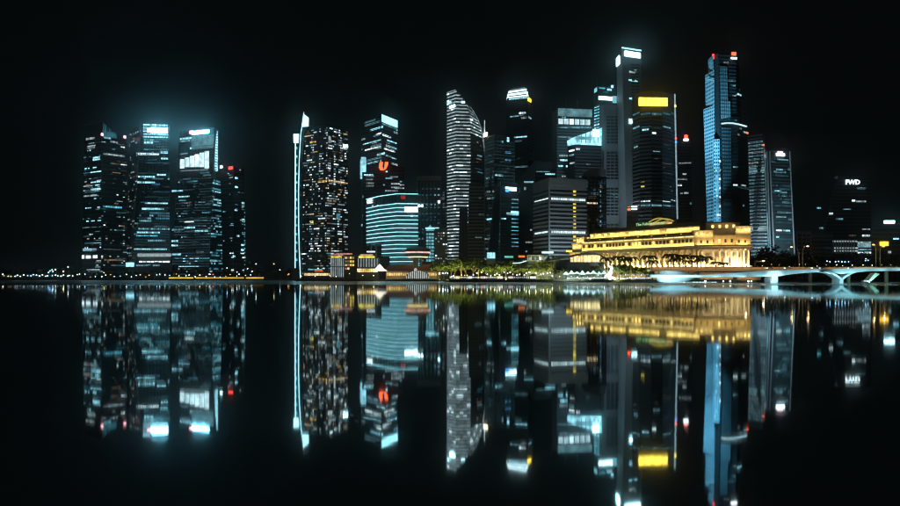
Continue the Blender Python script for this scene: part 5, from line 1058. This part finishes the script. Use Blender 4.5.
for px, y in ((830, 262), (835.5, 262), (838.6, 261.6), (842, 262), (845, 262.2), (848.6, 262), (827, 261.4), (866, 259), (868, 260.6), (865.4, 260.8)): shore_lamp(px, 455, Z(y, 455) - BASE, 'lamp_blue', 'blue-white lamp above the viaduct before the dark trees', 'blue-white lamps above the viaduct', .32)
# uplights below the centre trees
for i, px in enumerate((440, 447, 455, 463, 471, 480, 489, 498, 506, 514, 523, 532, 541, 550, 558)):
    D = 481 + (i % 3) * 5; o = thing('tree_uplight', 'small ground uplight below the centre shore trees', 'uplight', (X(px, D), D, BASE), 'uplights below the centre trees')
    mb = MB(); mb.lathe((X(px, D), D, BASE), [(.35, 0), (.35, .35), (.25, .4)], 10); mb.build('housing', 'metal', o); lamp(o, 'lamp', 'AREA', (X(px, D), D - 2.5, BASE + .5), (3000, 1600, 4600)[i % 3], (.92, .88, .28), (X(px, D), D + 3, BASE + 10), .5)
for i, px in enumerate((616, 624, 633, 642)):
    o = thing('tree_uplight', 'small ground uplight below the trees beside the statue', 'uplight', (X(px, 439), 439, BASE), 'uplights beside the statue')
    mb = MB(); mb.lathe((X(px, 439), 439, BASE), [(.35, 0), (.35, .35), (.25, .4)], 10); mb.build('housing', 'metal', o); lamp(o, 'lamp', 'AREA', (X(px, 437), 437, BASE + .5), 1700, (.85, .95, .35), (X(px, 442), 442, BASE + 8), .5)

for i, px in enumerate((561, 570, 580, 590, 600)):
    o = thing('tree_uplight', 'small ground uplight below the trees before the wave-roofed restaurant', 'uplight', (X(px, 449), 449, BASE), 'uplights before the wave roof')
    mb = MB(); mb.lathe((X(px, 449), 449, BASE), [(.35, 0), (.35, .35), (.25, .4)], 10); mb.build('housing', 'metal', o); lamp(o, 'lamp', 'AREA', (X(px, 449), 448.6, BASE + .5), 1500, (.75, .95, .6), (X(px, 456), 456, BASE + 8), .5)
# amber-lit boardwalk edge under the wedge tower, white-lit balustrade in the centre
o = thing('boardwalk', 'long amber-lit boardwalk edge on the quay below the wedge tower', 'boardwalk', (X(217, 862), 862, 0))
for a, b in ((169, 193.4), (195.6, 244), (246, 263.8)):
    q = Fr((X(a, 874 - (a-169)*.1), 874 - (a-169)*.1), (X(b, 874 - (b-169)*.1), 874 - (b-169)*.1)); q.part('lit_panel', 'strip_amber', o, 0, q.L, 0, .6, 2.6, 4.6)
    q.part('deck_edge', 'quay_stone', o, 0, q.L, -6, .4, .2, 2.4)
o = thing('lit_balustrade', 'white-lit balustrade along the quay below the centre trees', 'balustrade', (X(490, 468), 468, BASE))
for i in range(42):
    px = 449.6 + i * 2.0; D = shore_y(px + .8) + .6
    link('light_panel', box_mesh(1.42 if i < 26 else .8, .3, .55, 'strip_white'), o, (X(px + .9, D), D, 3.75)); link('rail_post', box_mesh(.2, .4, 1.8, 'metal'), o, (X(px, D), D, 2.95))
o = thing('lit_balustrade', 'white-lit quay railing below the statue and parasols', 'balustrade', (X(610, 446), 446, BASE))
for i in range(40):
    px = 567 + i * 2.12; D = shore_y(px) + .6
    link('light_panel', box_mesh(1.2, .3, .5, 'strip_white' if i % 4 else 'tent_glow'), o, (X(px + .9, D), D, 3.3)); link('rail_post', box_mesh(.16, .3, 1.3, 'metal'), o, (X(px, D), D, 2.7))

# ================================================================== the cyan-lit bridge
prof = [(650, 274.6, 277.4, 409), (672, 275, 277.8, 406), (700, 275, 277.4, 402), (720, 274.2, 277.2, 399), (745, 272, 277, 394), (768, 270.7, 276.6, 389), (780, 270.3, 276.0, 386), (792, 269.9, 274.2, 383), (806, 269.5, 272.8, 379), (820, 269.1, 272.2, 375), (832, 268.8, 272.8, 372), (842, 268.6, 274.2, 369), (852, 268.4, 272.8, 366), (866, 268.1, 271.4, 362), (885, 267.8, 270.8, 357), (905, 267.5, 270.6, 351), (950, 267, 271, 338)]
o = thing('lit_bridge', 'low arched bridge with cyan-lit girders on splayed piers', 'bridge', (X(800, 380), 380, 0))
dk = MB(); fs = MB(); rl = MB()
pts = [(X(a, d), d, Z(t_, d), Z(b_, d)) for a, t_, b_, d in prof]
for (x0, y0, t0, b0), (x1, y1, t1, b1) in zip(pts[:-1], pts[1:]):
    fs.add([(x0, y0, b0), (x1, y1, b1), (x1, y1, t1), (x0, y0, t0), (x0, y0 + .7, b0), (x1, y1 + .7, b1), (x1, y1 + .7, t1), (x0, y0 + .7, t0)], [(0, 1, 2, 3), (7, 6, 5, 4), (3, 2, 6, 7), (0, 4, 5, 1)])
    dk.add([(x0, y0 + .7, t0 - .25), (x1, y1 + .7, t1 - .25), (x1, y1 + 9, t1 - .25), (x0, y0 + 9, t0 - .25), (x0, y0 + .7, t0 - .9), (x1, y1 + .7, t1 - .9), (x1, y1 + 9, t1 - .9), (x0, y0 + 9, t0 - .9)], [(0, 1, 2, 3), (7, 6, 5, 4), (3, 2, 6, 7), (0, 4, 5, 1)])
    rl.tube([(x0, y0 + .4, t0 + 1.0), (x1, y1 + .4, t1 + 1.0)], .05, 4); rl.tube([(x0, y0 + .4, t0 + .55), (x1, y1 + .4, t1 + .55)], .03, 4)
    for q in range(4): f_ = q / 4; p = Vector((x0, y0 + .4, t0)).lerp(Vector((x1, y1 + .4, t1)), f_); rl.tube([p, p + Vector((0, 0, 1))], .04, 4)
fs.build('girder', 'white_paint', o); dk.build('deck', 'concrete', o); tag(rl.build('railing', 'metal', o), kind='stuff')
CY = (.38, .84, .93)
for (x0, y0, t0, b0), (x1, y1, t1, b1) in zip(pts[:-1], pts[1:]):
    w = math.hypot(x1 - x0, y1 - y0); c = Vector(((x0 + x1)/2, (y0 + y1)/2 - 3.2, min(b0, b1) - .6 if x0 > 150 else (b0+b1)/2 - .3)); c.z = max(.5, c.z)
    lamp(o, 'girder_lamp', 'AREA', c, 21 * w, CY, c + Vector((0, 3.2, 1.4 + (t0 - b0) * .4)), w, .3)
def pier(px, D, w, splay, label_mat='white_paint'):
    c = Vector((X(px, D), D, 0)); mb_ = MB(); mb_.box(c.x - w, c.x + w, D + .4, D + 8, -1, 3.2); mb_.build('pier', label_mat, o)
    if splay:
        for s, pxe in splay:
            e = P(pxe, 271.6, D); m_ = MB(); v = []; nn = 9     # an arm that sweeps up and runs out under the deck
            for i in range(nn):
                t_ = i / (nn - 1); x = c.x + s * .5 + (e.x - c.x) * t_; zc = 2.9 + (e.z - 2.9) * (1 - (1 - t_) ** 1.9); th = .75 * (1 - t_) + .3
                v += [Vector((x, D + .2, zc - th)), Vector((x, D + .2, zc + th * .7)), Vector((x, D + 7, zc + th * .7)), Vector((x, D + 7, zc - th))]
            f = [(0, 1, 2, 3), tuple(4 * (nn - 1) + k for k in (3, 2, 1, 0))] + [(4*i + k, 4*i + (k+1) % 4, 4*i + 4 + (k+1) % 4, 4*i + 4 + k) for i in range(nn - 1) for k in range(4)]
            m_.add(v, f); m_.build('strut', label_mat, o)
pier(774.5, 388, 2.4, None); mb = MB(); mb.box(X(771.5, 387.6), X(778, 387.6), 387.6, 396, 1.2, Z(276, 388)); mb.build('pier', 'white_paint', o)
pier(842, 369, 1.1, [(-1, 826), (1, 859)])
lamp(o, 'pier_lamp', 'SPOT', (X(774.5, 380), 378, .8), 6500, (.55, .9, 1), (X(774.5, 388), 388, 4), .3, spot=60)
for a_, e_, tx in ((842, 200, 842), (832, 480, 834), (852, 480, 851)): lamp(o, 'pier_lamp', 'AREA', (X(a_, 364), 362.5, .5), e_, (.36, .86, .97), (X(tx, 369), 369, 4.6), 3, .4)
# green-lit far pier below the viaduct
c = Vector((X(868.5, 412), 412, 0)); mb = MB(); mb.box(c.x - 1, c.x + 1, 412, 418, -1, 1.6); mb.build('pier', 'white_paint', o)
m_ = MB(); e = P(877, 273.4, 412); q = [Vector((c.x, 412, 1.4)), Vector((c.x + 1.8, 412, 1.2)), Vector((e.x + 2, 412, e.z - .4)), Vector((e.x - 1, 412, e.z + .4))]; m_.add(q + [a + Vector((0, 5, 0)) for a in q], BF); m_.build('strut', 'white_paint', o)
lamp(o, 'pier_lamp', 'AREA', (X(872, 407), 406, .5), 1500, (.35, 1, .72), (X(873, 412), 412, 4), 2, .4)
# flared round landing where the footway meets the quay
lc = Vector((X(675, 414), 414, 0)); n = 28; v = []; f = []
for r, z, s in ((.62, .3, .9), (.86, 1.6, .95), (1.0, 3.6, 1), (.99, 4.3, 1), (.9, 5.6, .9), (.72, 7.2, .8), (.5, 8.4, .7)):
    for k in range(n): a = 6.2832 * k / n; v.append(lc + Vector((13.2 * r * math.cos(a) - (1 - r) * 7, 5.2 * s * math.sin(a), z)))
for j in range(6):
    for k in range(n): f.append((j*n + k, j*n + (k+1) % n, (j+1)*n + (k+1) % n, (j+1)*n + k))
f.append(tuple(range(6*n, 7*n))); mb = MB(); mb.add(v, f); mb.build('landing', 'white_paint', o, True)
lamp(o, 'landing_lamp', 'AREA', (X(672, 402), 402, .6), 2600, (.42, .86, 1), (X(672, 410), 409, 4), 26, .5); lamp(o, 'landing_lamp', 'AREA', (X(672, 405), 404, 9.5), 700, (.6, .92, 1), (X(672, 412), 412, 6), 20, .5)
for i in range(13): link('waterline_light', box_mesh(1.6, .3, .35, 'tent_glow'), o, (X(678 + i * 3.1, 401), 400.6, .55))
for px in (705, 723, 730, 748, 751): mb = MB(); mb.lathe((X(px, 394), 393.6, 1.2), [(.1, -.5), (.45, -.2), (.45, .2), (.1, .5)], 8); mb.build('pier_light', 'lamp_white', o)

# road viaduct behind it, with an amber-lit balustrade
VD = Fr((X(652, 426), 426), (X(960, 414), 414)); o = thing('road_viaduct', 'road viaduct with an amber-lit balustrade behind the cyan bridge', 'viaduct', (X(800, 420), 420, BASE))
VD.part('deck', 'concrete', o, 0, VD.L, -14, 0, 8.2, 9.6)
for i in range(60):
    a = VD.L * i / 60; w = VD.L / 60
    VD.part('balustrade_panel', 'sandstone', o, a + .3, a + w - .3, -.5, -.2, 9.7, 10.9); VD.part('baluster_post', 'sandstone', o, a - .3, a + .3, -.6, -.1, 9.6, 11.2)
for i in range(10): a = VD.L * (i + .5) / 10; lamp(o, 'balustrade_lamp', 'AREA', VD.pt(a, 2.2, 8.9), 210, (1, .46, .1), VD.pt(a, -.2, 10.6), VD.L / 10, .2)
for i in range(8): mb = MB(); p = VD.pt(8 + VD.L * i / 8, -7, 0); mb.lathe((p.x, p.y, -1), [(1.2, 0), (1.2, 9.2)], 10); mb.build('pier', 'concrete', o)
def street_lamp(px, side, y, D, mat, label):
    o = thing('street_lamp', label, 'street lamp', (X(px, D), D, 9.6)); h = Z(y, D); b = Vector((X(px, D), D, 9.6)); e = Vector((X(px + side, D), D - .5, h))
    mb_ = MB(); mb_.tube([b, b.lerp(Vector((b.x, b.y, h)), .75), Vector((b.x + (e.x - b.x) * .25, b.y, h - .5)), e + Vector((0, 0, .25))], [.2, .15, .12, .09], 6); mb_.build('pole', 'sandstone', o)
    mb_ = MB(); mb_.lathe(e, [(.15, .3), (.75, .05), (.7, -.25), (.2, -.4)], 10); mb_.build('lamp_head', mat, o); lamp(o, 'lamp', 'POINT', e - Vector((0, 1, 1)), 260, (1, .6, .25), None, .05)
street_lamp(799, -8, 247, 422, 'lamp_amber', 'curved street lamp with amber head reaching left before the concrete building'); street_lamp(802.6, 4.6, 246.2, 422, 'lamp_pink', 'curved street lamp with pinkish head before the concrete building')
street_lamp(876, -3, 244.6, 420, 'lamp_amber', 'curved street lamp left of the amber billboard'); street_lamp(880, 3, 246.4, 420, 'lamp_amber', 'curved street lamp under the amber billboard'); street_lamp(742, 3, 249.4, 424, 'lamp_amber', 'street lamp beside the right end of the floodlit hotel')
street_lamp(755, 8, 261, 424, 'lamp_yellow', 'short street lamp on the viaduct right of the hotel')
def car(px, D, label, z=9.6):
    c = Vector((X(px, D), D, z)); o = thing('car', label, 'car', c, 'cars on the viaduct'); m_ = MB()
    sec = [(-2.1, .45), (-2.05, .85), (-1.2, .95), (-.7, 1.45), (.7, 1.45), (1.25, .95), (2.0, .8), (2.1, .45)]; v = [c + Vector((x, y, zz)) for y in (-.85, .85) for x, zz in sec]; n = len(sec)
    m_.add(v, [tuple(range(n)), tuple(range(n, 2*n))[::-1]] + [(i, n + i, n + (i+1) % n, (i+1) % n) for i in range(n)]); m_.build('body', 'car_paint', o)
    for sx in (-1.3, 1.3):
        for sy in (-.85, .85): m_ = MB(); m_.tube([c + Vector((sx, sy - .1, .33)), c + Vector((sx, sy + .1, .33))], .33, 10); m_.build('wheel', 'tyre', o)
    for sy in (-.6, .6): link('headlight', box_mesh(.12, .3, .22, 'lamp_white'), o, c + Vector((-2.12, sy, .68))); link('tail_light', box_mesh(.12, .3, .22, 'lamp_red'), o, c + Vector((2.12, sy, .68)))
    link('windscreen', box_mesh(1.2, 1.74, .34, 'dark_glass'), o, c + Vector((0, 0, 1.2)))
for px, lab in ((770, 'car on the viaduct just right of the floodlit hotel'), (788, 'car on the viaduct left of the curved street lamps'), (815, 'car on the viaduct right of the pinkish street lamp'), (823, 'car on the viaduct below the wide banded building'), (851, 'car on the viaduct below the hall with white columns'), (893, 'car on the viaduct near the right edge')): car(px, 424 - (px - 652) * .03, lab)
# small moored boat
c = Vector((X(866, 396), 396, 0)); o = thing('small_boat', 'small white boat moored before the bridge at the right', 'boat', c); mb = MB()
v = [];
for z, k in ((.0, .7), (.9, 1)):
    for x, y in ((-1.9, -.7), (-1.9, .7), (.8, .75), (2.2, 0), (.8, -.75)): v.append(c + Vector((x * k, y * k, z)))
mb.add(v, [(4, 3, 2, 1, 0), (5, 6, 7, 8, 9)] + [(i, (i+1) % 5, 5 + (i+1) % 5, 5 + i) for i in range(5)]); mb.build('hull', 'white_paint', o); mb = MB(); mb.box(c.x - 1.2, c.x + .2, c.y - .5, c.y + .5, .9, 1.9); mb.build('cabin', 'strip_white', o)

# small kiosks added for spots of light under the centre trees
for i, (px, w, m, lab) in enumerate(((457, 4.2, 'cafe_warm', 'added warm-lit kiosk at the left end of the centre shore trees'), (470, 3.4, 'kiosk_white', 'added white-lit kiosk under the trees below the black slab building'), (484, 5, 'kiosk_pink', 'added pink-lit kiosk below the cyan glass box'), (500, 4.4, 'cafe_bright', 'added yellow-lit kiosk below the grid-front tower'), (511, 3.6, 'kiosk_pink', 'added pink-lit kiosk below the small teal shop sign'), (533, 4.6, 'kiosk_white', 'added white-lit kiosk below the dim glass pavilion'), (559, 4, 'cafe_bright', 'added yellow-lit kiosk left of the glowing tents'))):
    D = shore_y(px) + 8; c = Vector((X(px, D), D, BASE)); o = thing('added_kiosk', lab, 'kiosk', c, 'added kiosks along the centre quay'); mb = MB(); mb.box(c.x - w/2, c.x + w/2, D, D + 3, BASE, BASE + 3.2); mb.build('body', 'dim_clad', o)
    mb = MB(); mb.add([(c.x - w/2 - .5, D - .9, BASE + 3.2), (c.x + w/2 + .5, D - .9, BASE + 3.2), (c.x + w/2 + .5, D + 3.4, BASE + 3.2), (c.x - w/2 - .5, D + 3.4, BASE + 3.2), (c.x - w/4, D + 1.2, BASE + 4.4), (c.x + w/4, D + 1.2, BASE + 4.4)], [(0, 1, 5, 4), (2, 3, 4, 5), (1, 2, 5), (3, 0, 4), (3, 2, 1, 0)]); mb.build('roof', 'roof_dark', o)
    for k in range(3): link('shop_window', box_mesh(w / 3 - .25, .2, 1.9, m), o, (c.x - w/3 + k * w/3, D - .05, BASE + 1.7))
    link('counter', box_mesh(w, .5, .3, 'metal'), o, (c.x, D - .25, BASE + .7))

# ------------------------------------------------------------------ alike things in a row are told apart by their place in it
ONES = ['', 'first', 'second', 'third', 'fourth', 'fifth', 'sixth', 'seventh', 'eighth', 'ninth', 'tenth', 'eleventh', 'twelfth', 'thirteenth', 'fourteenth', 'fifteenth', 'sixteenth', 'seventeenth', 'eighteenth', 'nineteenth']
def ordinal(k):
    if k < 20: return ONES[k]
    t_, u_ = divmod(k, 10); return {2: 'twent', 3: 'thirt'}[t_] + ('ieth' if u_ == 0 else 'y-' + ONES[u_])
by = {}
for q in scene.objects:
    if q.parent is None and 'label' in q: by.setdefault(q['label'], []).append(q)
for lab, qs in by.items():
    if len(qs) > 1:
        qs.sort(key=lambda q: q.location.x / q.location.y)
        for k, q in enumerate(qs): q['label'] = lab + (', leftmost of them' if k == 0 else ', rightmost of them' if k == len(qs) - 1 else ', %s from left' % ordinal(k + 1))
# ================================================================== humid night air
nt, out = nodes('haze_air'); pv = nt.nodes.new('ShaderNodeVolumePrincipled')
pv.inputs['Color'].default_value = (.8, .93, 1, 1); pv.inputs['Density'].default_value = 0.00014; pv.inputs['Anisotropy'].default_value = .965
nt.links.new(pv.outputs[0], out.inputs['Volume'])
mb = MB(); mb.box(-3500, 3500, -300, 1500, -1, 330); hz = tag(mb.build('haze', 'haze_air'), kind='stuff')
